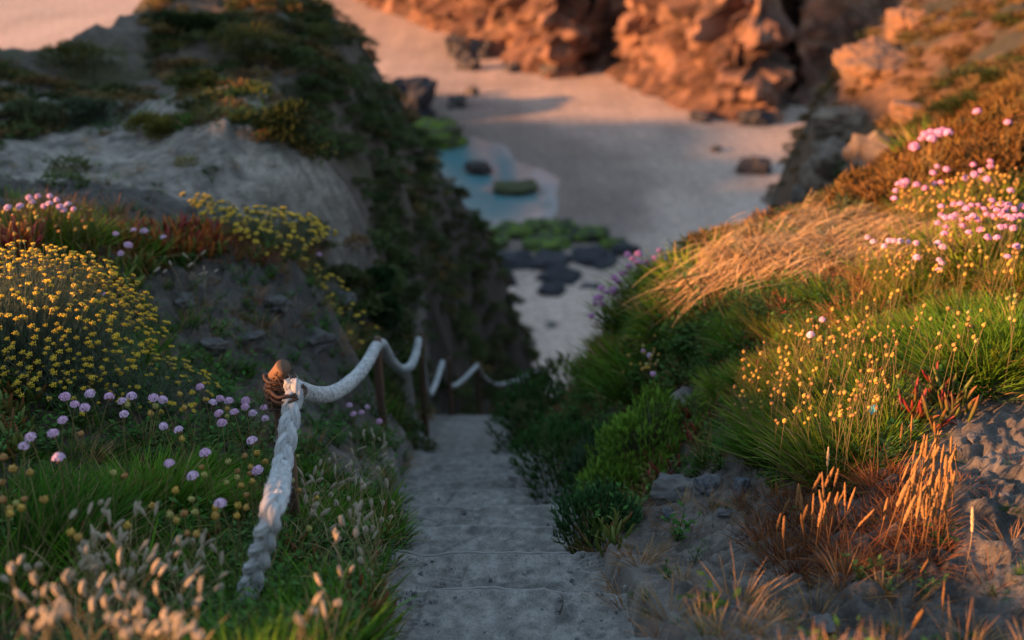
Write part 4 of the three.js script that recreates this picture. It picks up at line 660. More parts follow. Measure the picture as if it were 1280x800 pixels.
const stoneMat = new THREE.MeshStandardMaterial({ vertexColors: true, roughness: 0.85, bumpMap: rockBump, bumpScale: 0.02 });
// ---------- shrubs on the slopes ----------
function shrub(label, px, py, wpx, hpx, seed, c0, c1, group) {
  const p = onRay(px, py + hpx * 0.45, 0); if (!p) return; const k = p.distanceTo(camera.position) / FPX, rx = wpx / 2 * k, ry = hpx * 0.58 * k, f = rng(seed), root = thing('shrub', label, 'shrub', p.toArray(), group), S = new Soup(), Q = new Soup(), lobes = []; const nl = 7;
  for (let i = 0; i < nl; i++) lobes.push([rr(-0.6, 0.6, f) * rx, rr(0.1, 0.55, f) * ry, rr(-0.45, 0.45, f) * rx, rr(0.35, 0.55, f)]);
  for (const [x, y, z, q] of lobes) { stem(Q, [V(x * 0.2, -0.05, z * 0.2), V(x * 0.6, y * 0.5, z * 0.6), V(x, y, z)], 0.012, 0.005, C(0.06, 0.045, 0.03), C(0.07, 0.06, 0.03));
    for (let n = 0; n < 420; n++) { const a = f() * 6.283, u = rr(-0.5, 1, f), s = Math.sqrt(1 - u * u), t = rr(0.75, 1.08, f) * q, o = V(x + s * Math.cos(a) * rx * t, Math.max(-0.03, y + u * ry * t), z + s * Math.sin(a) * rx * t), l = rr(0.02, 0.045, f); blade(S, o, V(s * Math.cos(a) + rr(-0.6, 0.6, f), u + rr(-0.2, 0.8, f), s * Math.sin(a) + rr(-0.6, 0.6, f)).normalize(), l, l * 0.36, V(0, -l * 0.1, 0), vary(c0, 0.3, f), vary(c1, 0.35, f), 1, f() * 6.283); } }
  part(root, 'branches', Q.geo(), leafMat); part(root, 'foliage', S.geo(), leafMat);
}
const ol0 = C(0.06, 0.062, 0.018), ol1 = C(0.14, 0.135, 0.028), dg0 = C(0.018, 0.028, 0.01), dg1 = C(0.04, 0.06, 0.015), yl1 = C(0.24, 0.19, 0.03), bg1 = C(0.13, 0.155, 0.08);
shrub('rounded mossy shrub at the brink of the left cliff top', 92, 62, 125, 50, 1, ol0, ol1);
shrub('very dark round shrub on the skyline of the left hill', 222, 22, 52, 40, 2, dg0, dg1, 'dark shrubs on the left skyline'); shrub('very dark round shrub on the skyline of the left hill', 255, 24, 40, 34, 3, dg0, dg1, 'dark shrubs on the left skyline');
shrub('large olive shrub covering the top of the left hill', 305, 42, 110, 70, 4, ol0, ol1);
shrub('small round olive shrub halfway up the left hill', 252, 98, 56, 42, 5, ol0, ol1);
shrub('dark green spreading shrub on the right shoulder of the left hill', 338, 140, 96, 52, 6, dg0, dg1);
shrub('grey-green shrub behind the bare sand flat', 110, 132, 100, 50, 7, C(0.04, 0.05, 0.03), bg1); shrub('shrub with yellow-green top at the far end of the bare sand', 205, 150, 90, 34, 8, ol0, yl1);
shrub('low dull green shrub at the left end of the scrub behind the sand', 40, 138, 80, 44, 9, ol0, bg1);
shrub('dark green bush at the rim above the second and third stake', 485, 380, 60, 60, 10, dg0, C(0.03, 0.075, 0.02)); shrub('dark green bush on the gully side above the rope loop', 470, 340, 50, 40, 11, dg0, C(0.03, 0.075, 0.02));
shrub('olive shrub near the top of the steep gully side', 400, 40, 60, 50, 12, ol0, ol1);
shrub('dark green shrub on the sunlit slope behind the pink thrift', 1205, 128, 76, 46, 13, dg0, dg1); shrub('small dark shrub above the dark green shrub on the sunlit slope', 1238, 96, 26, 26, 14, dg0, dg1);
shrub('tiny green bush growing in the pale rock face', 1112, 180, 20, 16, 15, dg0, ol1);
// ---------- rocks ----------
function rockAt(name, label, px, py, wpx, hpx, seed, c0, c1, sink = 0.3, group, tw = 0) {
  const p = onRay(px, py + hpx * 0.3, 0); if (!p) return; const k = p.distanceTo(camera.position) / FPX, rx = wpx / 2 * k, ry = hpx / 2 * k, o = top(name, rockGeo(seed, rx, ry, rx * 0.8, c0, c1, 0.5, 1.4, rx > 0.25 ? 22 : 10), stoneMat); o.position.copy(p); o.position.y += ry * (1 - 2 * sink) * 0.5; o.rotation.set(0.2 * Math.sin(seed), seed * 2.1 + tw, 0.25 * Math.cos(seed)); tag(o, label, 'rock', group);
}
const tanR = C(0.11, 0.08, 0.055), tanL = C(0.28, 0.205, 0.14), org = C(0.26, 0.13, 0.06);
rockAt('rock_outcrop', 'big tan rock face on the brink of the right slope', 1045, 205, 84, 90, 101, tanR, tanL, 0.3); rockAt('rock_outcrop', 'pale rock block right of the big tan rock face', 1092, 190, 60, 66, 102, tanR, tanL, 0.35);
rockAt('rock_outcrop', 'tan rock above the big rock face', 1055, 150, 66, 50, 103, tanR, tanL, 0.35); rockAt('rock_outcrop', 'orange sunlit rock knoll at the top of the right brink', 1098, 78, 96, 44, 104, tanR, org, 0.4);
rockAt('rock_outcrop', 'low grey rock at the foot of the rock face', 1015, 245, 40, 40, 105, tanR, C(0.22, 0.18, 0.14), 0.35); rockAt('rock_outcrop', 'rusty rock ledge between the dark shrub and the rock face', 1150, 140, 70, 26, 106, tanR, org, 0.45); rockAt('rock_outcrop', 'small orange crag on the far skyline of the right slope', 1135, 25, 60, 40, 107, tanR, org, 0.4);
const bl = C(0.05, 0.06, 0.075), blL = C(0.12, 0.135, 0.15), sl = C(0.16, 0.145, 0.13);
rockAt('stone', 'blue-grey stone standing upright in the sandy bank', 926, 606, 20, 26, 111, bl, blL, 0.15); rockAt('rock_slab', 'grey cracked slab below the crimson ice plant', 850, 604, 54, 40, 112, C(0.08, 0.08, 0.08), sl, 0.6); rockAt('rock_slab', 'dark grey slab between the cracked slab and the upright stone', 885, 602, 40, 36, 113, bl, sl, 0.6);
rockAt('rock_slab', 'pale half-buried stone behind the bright green bush', 860, 492, 44, 18, 114, C(0.13, 0.115, 0.10), C(0.24, 0.21, 0.18), 0.55); rockAt('stone', 'grey stone at the edge of the rusty litter', 945, 665, 26, 18, 115, bl, sl, 0.4); rockAt('stone', 'pale stone low on the bank in the rusty litter', 1030, 777, 30, 18, 116, C(0.1,0.095,0.09), sl, 0.55);
for (const [x, y, w, h, s] of [[905, 640, 16, 10, 121], [835, 640, 18, 12, 122], [960, 700, 12, 8, 123], [870, 700, 14, 9, 124], [920, 760, 18, 11, 125], [1215, 545, 14, 8, 126], [1195, 560, 12, 7, 127], [1255, 620, 12, 7, 128], [1010, 690, 12, 8, 129], [980, 640, 14, 9, 130]]) rockAt('stone', 'small grey stone in the sandy bank', x, y, w, h, s, bl, sl, 0.35, 'small stones in the sandy bank');
for (const [x, y, w, h, s] of [[265, 428, 34, 18, 141], [310, 420, 40, 20, 142], [345, 375, 40, 20, 143], [395, 420, 36, 22, 144], [420, 370, 40, 22, 145], [230, 372, 26, 14, 146]]) rockAt('stone', 'dark earthy stone in the crumbling bank behind the stake', x, y, w, h, s, C(0.05, 0.045, 0.04), C(0.13, 0.115, 0.10), 0.45, 'stones in the crumbling bank');
// ---------- bits and pieces ----------
{ const f = rng(9), p = onRay(1090, 512, 0.09), S = new Soup(), c = C(0.10, 0.52, 0.60), N = 6; for (let j = 0; j <= N; j++) for (let i = 0; i <= N; i++) { const u = i / N - 0.5, v = j / N - 0.5; S.v(u * 0.024 + 0.003 * f(), 0.006 * Math.sin(u * 7) + 0.005 * f() - v * 0.008, v * 0.016 + 0.003 * f(), vary(c, 0.1, f)); } for (let j = 0; j < N; j++) for (let i = 0; i < N; i++) { const a = j * (N + 1) + i; S.q(a, a + 1, a + N + 2, a + N + 1); } const o = top('plastic_scrap', S.geo(), new THREE.MeshPhysicalMaterial({ vertexColors: true, roughness: 0.4, side: THREE.DoubleSide })); o.position.copy(p); o.rotation.set(0.7, 0.4, 0.2); tag(o, 'scrap of turquoise plastic caught in the big seeding thrift tuft', 'litter'); }
function stepY(x, d) { const k = Math.floor((d - D0) / TREAD), d1 = D0 + TREAD * (k + 1), tv = (d - D0) / TREAD - k; return EYE - pathDrop(d1) + RISE * mix(0.12, 0.65, sst(3.4, 5.2, D0 + TREAD * k)) * (1 - tv); }
[[563, 622, 0.10, 1.2, 'curved dark twig lying on the fourth visible step'], [609, 637, 0.075, 0.1, 'green grass blade lying on a step edge'], [551, 655, 0.05, 0.7, 'short straight twig lying on the step below the curved twig'], [525, 650, 0.11, -0.3, 'dark twig at the left edge of the steps'], [700, 755, 0.06, 1.5, 'short stick lying at the right edge of the nearest step'], [520, 612, 0.09, 0.1, 'reddish trailing stem on the left path edge']].forEach(([px, py, L, a, label], i) => {
  const r = rayDir(px, py); let d = 1.5; for (; d < 6; d += 0.01) { const t = d / -r.z; if (EYE + r.y * t < stepY(r.x * t, d) + 0.012) break; } const t = d / -r.z, p = V(r.x * t, EYE + r.y * t, -d), S = new Soup(), e = V(Math.cos(a) * L / 2, 0.004, -Math.sin(a) * L / 2); stem(S, bezier(e.clone().negate(), V(0.012, 0.02, 0.012), e, 8), 0.0017, 0.0012, i === 1 ? C(0.05, 0.10, 0.03) : C(0.05, 0.04, 0.03), i === 5 ? C(0.16, 0.06, 0.04) : C(0.09, 0.07, 0.05), 5); const o = top(i === 1 ? 'grass_blade' : 'twig', S.geo(), leafMat); o.position.copy(p); tag(o, label, i === 1 ? 'grass blade' : 'twig'); });
// ---------- right of the path ----------
{
  const f = rng(501);
  const A = rootAt('thrift_clump', 'big thrift tuft full of yellow seed heads above the bare sandy bank', 'flowers', 1040, 570);
  for (const [x, y, s] of [[1000, 570, 1.35], [1045, 580, 1.4], [1090, 570, 1.35], [962, 562, 1.2], [1020, 545, 1.35], [1070, 545, 1.4], [1115, 550, 1.2], [975, 530, 1.25], [1110, 510, 1.2], [1000, 505, 1.25], [1050, 505, 1.3], [1080, 480, 1.2], [1030, 475, 1.2], [985, 480, 1.1]]) cushionAt(A, x, y, cushions[(x + y) % 2 ? 2 : 0], s, f);
  stalks(A, [...scatter([[915, 500], [925, 440], [970, 410], [1050, 390], [1120, 410], [1125, 470], [1090, 520], [1010, 530], [930, 530]], 175, f), ...scatter([[985, 400], [1120, 350], [1160, 380], [1130, 430], [1000, 440]], 30, f)], budHeads.slice(0, 3), petalMat, [0.15, 0.23], f, { head: 'seed_head', s0: 0.6, s1: 1.15 });
  stalks(A, Z([[521, 398], [478, 455]], 854, 267, 2.995), pinkHeads, petalMat, [0.18, 0.2], f);
  const B = rootAt('thrift_clump', 'green thrift tufts on the sand to the right of the big seeding tuft', 'flowers', 1220, 465);
  for (const [x, y, s] of [[1235, 470, 1.5], [1200, 465, 1.4], [1265, 440, 1.5], [1225, 440, 1.5], [1180, 440, 1.3], [1270, 410, 1.4], [1150, 430, 1.2], [1210, 410, 1.3]]) cushionAt(B, x, y, cushions[0], s, f);
  stalks(B, scatter([[1150, 400], [1270, 350], [1278, 400], [1200, 440], [1140, 440]], 24, f), budHeads, petalMat, [0.12, 0.2], f, { head: 'seed_head' });
  const pr = [...Z([[952, 36], [966, 7], [980, 18], [1005, 15], [983, 52], [978, 76], [1045, 25], [1045, 47], [1067, 20], [1068, 72], [1100, 25], [1113, 62], [1140, 90], [1135, 5], [1175, 92], [1190, 8], [1248, 125], [1242, 12], [1265, 10], [1236, 55], [1206, 50], [1188, 52], [1213, 163], [1020, 5], [1085, 12], [1160, 12], [1215, 14], [1230, 20]], 854, 267, 2.995), ...Z([[965, 775], [1012, 765], [1037, 765], [1080, 770], [1105, 770], [1155, 752], [1155, 775], [1190, 765], [1215, 770], [1240, 785], [1225, 715], [1270, 775], [1060, 782], [1125, 786], [1175, 790], [1205, 790]], 854, 0, 2.995)];
  const D = rootAt('thrift_clump', 'broad drift of bright pink thrift at the right edge of the sunlit slope', 'flowers', 1220, 330);
  stalks(D, pr, deepPink, petalMat, [0.14, 0.24], f, { s0: 1.0, s1: 1.35 });
  stalks(D, scatter([[1180, 275], [1280, 265], [1280, 340], [1200, 345]], 40, f), budHeads, petalMat, [0.12, 0.2], f, { head: 'seed_head', s0: 1, s1: 1.3 });
  for (const [x, y, s] of [[1200, 345, 1.5], [1250, 340, 1.6], [1270, 310, 1.4], [1210, 320, 1.5], [1170, 315, 1.4]]) cushionAt(D, x, y, coarse[1], s, f);
  const E = rootAt('thrift_clump', 'pink thrift with orange seed heads higher on the sunlit slope', 'flowers', 1160, 265);
  stalks(E, Z([[1150, 625], [1115, 640], [1137, 672], [1090, 655], [1058, 668], [1085, 618], [1150, 605], [985, 635], [935, 648], [950, 625], [940, 688], [965, 685], [905, 705], [873, 693], [820, 683], [805, 690], [795, 715], [790, 745], [825, 697], [835, 680]], 854, 0, 2.995), deepPink, petalMat, [0.14, 0.24], f, { s0: 1.1, s1: 1.5 });
  stalks(E, scatter([[1125, 240], [1180, 215], [1270, 205], [1275, 255], [1180, 265], [1120, 262]], 110, f), budHeads.slice(0, 3), petalMat, [0.1, 0.22], f, { head: 'seed_head', s0: 1, s1: 1.4 });
  for (const [x, y, s] of [[1160, 270, 1.5], [1220, 262, 1.6], [1260, 250, 1.5]]) cushionAt(E, x, y, coarse[1], s, f);
  const F = rootAt('thrift_clump', 'lilac thrift heads over the combed golden grass', 'flowers', 1120, 335);
  stalks(F, Z([[690, 90], [711, 107], [752, 122], [771, 104], [790, 103], [812, 104], [842, 107], [872, 112], [953, 112], [972, 127], [958, 175], [968, 187], [960, 213], [874, 165]], 854, 267, 2.995), pinkHeads, petalMat, [0.12, 0.2], f, { s0: 0.9, s1: 1.25 });
  stalks(F, scatter([[1070, 310], [1180, 310], [1190, 345], [1090, 350]], 45, f), budHeads.slice(0, 3), petalMat, [0.1, 0.18], f, { head: 'seed_head' }); cushionAt(F, 1120, 350, coarse[1], 1.3, f); cushionAt(F, 1170, 350, coarse[1], 1.2, f);
  const G = rootAt('thrift_clump', 'pink thrift leaning over the far edge of the right bank', 'flowers', 800, 385);
  stalks(G, Z([[1020, 240], [1032, 255], [1050, 225], [1067, 220], [1075, 200], [1088, 170], [1112, 152], [1145, 180], [1170, 168], [1107, 185], [1120, 187], [1135, 207], [993, 295], [1017, 285], [1018, 297], [972, 280], [950, 318], [965, 315], [948, 338], [975, 338], [935, 385], [1070, 155], [1190, 140]], 427, 267, 2.995), deepPink, petalMat, [0.15, 0.26], f, { s0: 1.3, s1: 1.8, d: [4.9, 5.3], shift: 0.12 });
  for (const [x, y, s] of [[790, 400, 1.7], [815, 370, 1.7], [765, 440, 1.6], [790, 450, 1.5], [750, 470, 1.5], [840, 350, 1.5]]) cushionAt(G, x, y, coarse[1], s, f);
  const Hh = rootAt('thrift_clump', 'thrift with small tan seed heads low on the shaded right bank', 'flowers', 800, 490);
  stalks(Hh, [...scatter([[770, 430], [800, 395], [830, 410], [825, 460], [780, 470]], 36, f)], budHeads, petalMat, [0.13, 0.2], f, { head: 'seed_head', s0: 1, s1: 1.3 });
  stalks(Hh, Z([[1130, 515], [1153, 532], [1166, 602]], 427, 267, 2.995), pinkHeads, petalMat, [0.15, 0.2], f, { s0: 0.9, s1: 1.2 }); for (const [x, y, s] of [[795, 490, 1.4], [770, 480, 1.3], [820, 470, 1.2]]) cushionAt(Hh, x, y, cushions[0], s, f);
  const I2 = rootAt('thrift_clump', 'far pink thrift beside the pale rock face', 'flowers', 1165, 185);
  stalks(I2, Z([[895, 520], [925, 495], [930, 520], [955, 500], [990, 500], [865, 550], [905, 505], [970, 492], [1100, 420], [1215, 460]], 854, 0, 2.995), deepPink, petalMat, [0.2, 0.3], f, { s0: 1.5, s1: 2.2, r: 0.002 }); cushionAt(I2, 1165, 192, coarse[1], 2, f);
}
// fleshy bright-green bushes on the bank beside the path
function fleshyBush(label, px, py, rad, n, seed, c0, c1, L, w) {
  const f = rng(seed), root = rootAt('fleshy_bush', label, 'bush', px, py), base = root.position, S = new Soup(), Q = new Soup();
  for (let k = 0; k < n; k++) {
    const u = Math.sqrt((k + 0.5) / n), a = k * 2.39996, el = u * 1.6, dir = V(Math.sin(el) * Math.cos(a) * rad[0], Math.cos(el) * rad[1], Math.sin(el) * Math.sin(a) * rad[2]), t = 0.82 + 0.22 * f() + 0.2 * noise(dir.x * 9, dir.z * 9, seed), p = dir.clone().multiplyScalar(t); const gy = ground(base.x + p.x, base.z + p.z) - base.y + 0.015; if (p.y < gy) p.y = gy;
    const foot = V(dir.x * 0.3, 0, dir.z * 0.3); foot.y = ground(base.x + foot.x, base.z + foot.z) - base.y; stem(Q, [foot, p.clone().lerp(foot, 0.4).add(V(0, 0.02, 0)), p], 0.0018, 0.001, C(0.10, 0.08, 0.04), C(0.09, 0.13, 0.03));
    const nn = dir.clone().normalize().lerp(up0, 0.35).normalize();
    for (let q = 0; q < 11; q++) { const an = f() * 6.283, d = nn.clone().add(V(Math.cos(an), rr(-0.2, 0.7, f), Math.sin(an)).multiplyScalar(0.8)).normalize(), o = p.clone().addScaledVector(nn, rr(-0.035, 0.006, f)), l = L * rr(0.6, 1.2, f), cc0 = vary(c0, 0.25, f), cc1 = vary(c1, 0.3, f); blade(S, o, d, l, w * rr(0.8, 1.3, f), V(0, l * 0.2, 0), cc0, cc1, 2, an + 1.57); blade(S, o, d, l, w * 0.9, V(0, l * 0.2, 0), cc0, cc1, 2, an); }
  }
  part(root, 'branches', Q.geo(), leafMat); part(root, 'leaves', S.geo(), leafMat);
}
const fl0 = C(0.12, 0.23, 0.03), fl1 = C(0.32, 0.50, 0.06), dk0 = C(0.03, 0.075, 0.02), dk1 = C(0.07, 0.17, 0.035), bl0 = C(0.05, 0.09, 0.05), bl1 = C(0.11, 0.19, 0.10);
fleshyBush('bright green fleshy-leaved bush bulging from the right bank over the path', 815, 568, [0.21, 0.20, 0.17], 250, 601, fl0, fl1, 0.028, 0.0042);
fleshyBush('bright green fleshy-leaved bush at the foot of the bulging one', 775, 620, [0.14, 0.14, 0.13], 130, 602, fl0, fl1, 0.026, 0.004);
fleshyBush('dark green leafy bush on the right edge of the path', 715, 590, [0.22, 0.17, 0.3], 220, 603, dk0, dk1, 0.026, 0.005);
fleshyBush('dark green leafy bush at the lower end of the right bank', 672, 545, [0.24, 0.2, 0.55], 230, 604, dk0, dk1, 0.03, 0.007);
fleshyBush('grey-green herb between the dark and the bright green bush', 745, 600, [0.11, 0.16, 0.12], 90, 605, bl0, bl1, 0.03, 0.0026);
fleshyBush('deep green herb trailing onto the steps under the bright bush', 745, 660, [0.13, 0.12, 0.13], 120, 606, dk0, C(0.06, 0.15, 0.05), 0.026, 0.0042);
fleshyBush('olive bush crowning the lower right bank', 725, 500, [0.3, 0.2, 0.35], 190, 607, C(0.05, 0.07, 0.02), C(0.10, 0.14, 0.03), 0.03, 0.006);
icePlant('ice plant with crimson tips hanging below the bright green bush', [...around(815, 600, 35, 32, 16, 9, 21)], 611, [0, 1, 1, 3, 2], 0.9);
icePlant('ice plant with red shoots beside the grey stones of the right bank', [...around(880, 545, 30, 25, 9, 8, 22), [905, 500, 7], [915, 475, 6]], 612, [1, 3, 0], 0.8);
icePlant('green ice plant fingers where the bank meets the steps', [...around(752, 685, 22, 18, 8, 8, 23)], 613, [0, 0, 1, 2], 0.85);
icePlant('dark red and green ice plant creeping onto the sand at the right', [[1135, 515, 8], [1150, 530, 9], [1165, 505, 7], [1185, 510, 8], [1200, 515, 8], [1175, 490, 6], [1195, 530, 5], [1170, 540, 5]], 614, [1, 1, 0, 3], 1.1);
{ // dry spikes on the sandy bank
  function spikes(label, list, seed, h, cA, cB) {
    const f = rng(seed), root = rootAt('dry_grass_spikes', label, 'dry grass', list[0][0], list[0][1]), base = root.position;
    for (const [px, py] of list) { const p = onRay(px, py, rr(h[0], h[1], f)); if (!p) continue; const gx = p.x + rr(-0.05, 0.03, f), gz = p.z + rr(-0.03, 0.05, f), foot = V(gx, ground(gx, gz) - 0.01, gz).sub(base), t = p.clone().sub(base), mid = foot.clone().lerp(t, 0.5).add(V(rr(-0.02, 0.02, f), 0.015, rr(-0.02, 0.02, f))); const S = new Soup(), pts = bezier(foot, mid, t, 10); const k0 = 6; stem(S, pts.slice(0, k0 + 1), 0.0012, 0.0011, cA, cB); const st = part(root, 'stalk', S.geo(), dryMat);
      const H = new Soup(), L = rr(0.035, 0.06, f), r = rr(0.0026, 0.0038, f), rows = []; for (let j = 0; j <= 12; j++) { const q = j / 12, row = [], w = r * Math.pow(Math.sin(Math.PI * clamp(0.12 + q * 0.84)), 0.5); for (let i = 0; i < 6; i++) { const a = i / 6 * 6.283 + j * 0.5, w2 = w * rr(0.75, 1.35, f); row.push(H.v(Math.cos(a) * w2, q * L, Math.sin(a) * w2, vary(cB, 0.28, f))); } if (j) for (let i = 0; i < 6; i++) H.q(rows[j - 1][i], row[i], row[(i + 1) % 6], rows[j - 1][(i + 1) % 6]); rows.push(row); }
      standing(st, 'seed_spike', H.geo(), dryMat, pts[k0], t.clone().sub(pts[k0]).normalize(), t.distanceTo(pts[k0]) / L * 0.5 + 0.5, f() * 6); }
    return root;
  }
  const oA = C(0.20, 0.10, 0.04), oB = C(0.30, 0.15, 0.055), f = rng(71);
  spikes('rust-orange dry seed spikes below the big seeding thrift tuft', [[1000, 610], ...scatter([[965, 600], [1010, 590], [1060, 570], [1075, 600], [1060, 640], [990, 650], [965, 640]], 22, f)], 701, [0.10, 0.17], oA, oB);
  spikes('orange dry grass spikes standing at the edge of the sand', [[1165, 590], ...scatter([[1130, 560], [1160, 530], [1200, 540], [1205, 575], [1180, 620], [1135, 620]], 44, f)], 702, [0.11, 0.19], oA, C(0.31, 0.17, 0.065));
  spikes('single tall straw spike on the bare sand', [[1216, 632], [1036, 556]], 703, [0.13, 0.16], oA, strawL);
  spikes('short orange spikes low on the sandy bank', [[1160, 700], [1155, 760], [1180, 735], [1090, 640], [1110, 620], [1128, 530], [1140, 522], [1168, 525]], 704, [0.09, 0.13], oA, oB);
}
// ---------- ground cover nobody could count ----------
const REG = {
  sandL: [[-80, 200], [60, 178], [200, 160], [330, 180], [420, 203], [455, 258], [468, 300], [430, 302], [385, 290], [300, 285], [150, 268], [60, 250], [-80, 250]],
  dirtL: [[195, 350], [330, 330], [410, 320], [480, 310], [500, 350], [480, 420], [430, 455], [330, 450], [250, 420], [210, 390]],
  dirtR: [[715, 715], [840, 600], [900, 590], [960, 610], [1120, 590], [1160, 500], [1200, 478], [1400, 480], [1400, 900], [770, 900]],
  gold: [[850, 370], [870, 320], [960, 290], [1060, 262], [1120, 268], [1190, 300], [1180, 340], [1100, 345], [1000, 350], [930, 360], [860, 400]],
  rust: [[935, 630], [985, 600], [1130, 590], [1205, 610], [1195, 690], [1110, 725], [960, 725]],
  thrift: [[-20, 470], [380, 480], [360, 640], [300, 700], [-20, 660]],
  bush: [[640, 560], [690, 480], [740, 520], [790, 510], [840, 480], [905, 490], [905, 560], [850, 620], [770, 700], [720, 700]],
  herb: [[830, 410], [900, 365], [1010, 355], [1060, 380], [1000, 430], [930, 470], [880, 490], [840, 470]],
};
function onPath(x, z) { const d = -z; return d > -1 && d < 8.3 && Math.abs(x - pathX(d)) < pathHalf(d) * 0.98 + 0.03; }
// candidates spread over the ground in plan, thinning with distance
function plant(name, geos, mat, n, r0, r1, ok, place, seed, label) {
  const f = rng(seed), lists = geos.map(() => []);
  for (let k = 0; k < n; k++) {
    const a = rr(-31, 31, f) * Math.PI / 180, r = Math.exp(rr(Math.log(r0), Math.log(r1), f)), x = Math.sin(a) * r, z = -Math.cos(a) * r; if (onPath(x, z)) continue;
    if (beyond(x, -z) > 6) continue; const y = ground(x, z), q = toPx(x, y, z); if (!ok(q[0], q[1], x, -z, f)) continue;
    const t = place(q[0], q[1], x, -z, f); lists[Math.floor(f() * geos.length)].push([x, y, z, f() * 6.283, t]);
  }
  lists.forEach((l, i) => {
    if (!l.length) return; const im = new THREE.InstancedMesh(geos[i], mat, l.length), M = new THREE.Matrix4(), Q = new THREE.Quaternion(), E = new THREE.Euler();
    l.forEach(([x, y, z, a, t], k) => { E.set(rr(-0.2, 0.2, f), a, rr(-0.2, 0.2, f)); Q.setFromEuler(E); const s = t.s; im.setMatrixAt(k, M.compose(V(x, y, z), Q, V(s, s * (t.h || 1), s))); im.setColorAt(k, t.c); });
    im.name = numbered(name); im.userData = { kind: 'stuff', label, category: 'ground cover' }; im.castShadow = im.receiveShadow = true; scene.add(im);
  });
}
const tint = (r, g, b, f, k = 0.25) => { const m = 1 + (f() - 0.5) * 2 * k; return C(r * m, g * m * (1 + (f() - 0.5) * 0.2), b * m); };
const bare = (px, py) => inPoly(REG.sandL, px, py) || inPoly(REG.dirtL, px, py) || inPoly(REG.dirtR, px, py);
// near grass on both sides
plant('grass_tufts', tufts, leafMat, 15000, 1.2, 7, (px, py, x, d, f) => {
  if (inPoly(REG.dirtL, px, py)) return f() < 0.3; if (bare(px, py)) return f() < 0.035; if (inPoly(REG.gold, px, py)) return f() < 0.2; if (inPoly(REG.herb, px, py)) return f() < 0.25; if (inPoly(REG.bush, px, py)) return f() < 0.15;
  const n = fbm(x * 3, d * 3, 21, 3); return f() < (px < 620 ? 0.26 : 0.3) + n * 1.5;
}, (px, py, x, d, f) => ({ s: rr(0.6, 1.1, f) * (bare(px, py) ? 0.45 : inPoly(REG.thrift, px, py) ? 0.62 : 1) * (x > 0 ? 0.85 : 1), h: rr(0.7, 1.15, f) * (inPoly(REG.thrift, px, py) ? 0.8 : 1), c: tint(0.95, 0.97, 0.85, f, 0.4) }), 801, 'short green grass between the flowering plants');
plant('leafy_herbs', sprigs, leafMat, 13000, 1.2, 7.5, (px, py, x, d, f) => {
  if (inPoly(REG.dirtL, px, py)) return f() < 0.28; if (bare(px, py)) return f() < 0.012; const h = inPoly(REG.herb, px, py), n = fbm(x * 2.3 + 9, d * 2.3, 31, 3); if (inPoly(REG.gold, px, py)) return f() < 0.12; return h ? f() < 0.95 : f() < 0.45 + n * 1.2;
}, (px, py, x, d, f) => ({ s: rr(0.6, 1.2, f), h: rr(0.7, 1.1, f), c: tint(1, 1, 0.85, f, 0.35) }), 802, 'low leafy herbs covering the ground beside the path');
plant('dry_stalks', dryTufts, dryMat, 9000, 1.2, 8, (px, py, x, d, f) => {
  if (inPoly(REG.gold, px, py)) return f() < 0.5; if (inPoly(REG.rust, px, py)) return true; if (inPoly(REG.dirtL, px, py)) return f() < 0.6; if (inPoly(REG.dirtR, px, py)) return f() < 0.07 + 0.5 * sst(-0.05, 0.25, fbm(x * 4, d * 4, 41, 3)) * (px > 930 && px < 1200 ? 1 : 0.35); if (bare(px, py)) return f() < 0.05; if (px > 1000 && py < 260) return f() < 0.8; return f() < 0.10;
}, (px, py, x, d, f) => ({ s: rr(0.5, 1.1, f) * (inPoly(REG.rust, px, py) ? 1.15 : 1), h: rr(0.6, 1.1, f), c: inPoly(REG.rust, px, py) ? tint(0.5, 0.29, 0.22, f, 0.45) : tint(0.85, 0.68, 0.55, f, 0.4) }), 803, 'dead brown stalks and litter between the green plants');
{ // golden grass combed flat by the wind on the crest of the right bank
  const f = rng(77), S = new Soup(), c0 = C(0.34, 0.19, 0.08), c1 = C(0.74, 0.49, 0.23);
  for (let k = 0; k < 320; k++) {
    let px, py, g = 0; do { px = rr(845, 1210, f); py = rr(258, 405, f); } while (!inPoly(REG.gold, px, py) && g++ < 40); const c = onRay(px, py, 0); if (!c) continue;
    const a0 = (f() < 0.62 ? 3.1416 : 0) + 1.2 * fbm(c.x * 3, c.z * 3, 7, 2) + rr(-0.6, 0.6, f), hue = rr(0.4, 1.15, f), m = 4 + Math.floor(f() * 11);
    for (let q = 0; q < m; q++) {
      const a = a0 + rr(-1.1, 1.1, f), l = rr(0.08, 0.36, f), e = rr(0.2, 1.9, f), p = V(c.x + rr(-0.04, 0.04, f), 0, c.z + rr(-0.04, 0.04, f)); p.y = ground(p.x, p.z) - 0.005; const dx = Math.cos(a) * l, dz = Math.sin(a) * l * 0.5, gy = ground(p.x + dx, p.z + dz), end = gy + rr(0.005, 0.09, f), dir = V(Math.cos(a), e, Math.sin(a) * 0.5).normalize(), sw = rr(-0.4, 0.4, f) * l;
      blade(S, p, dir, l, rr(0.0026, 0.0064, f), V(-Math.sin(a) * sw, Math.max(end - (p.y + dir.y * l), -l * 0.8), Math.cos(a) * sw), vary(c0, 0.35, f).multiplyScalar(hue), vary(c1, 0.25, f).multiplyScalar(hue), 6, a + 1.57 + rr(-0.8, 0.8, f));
    }
  }
  const o = top('golden_grass', S.geo(), dryMat, 'stuff'); tag(o, 'golden dry grass combed flat over the crest of the right bank', 'grass');
}
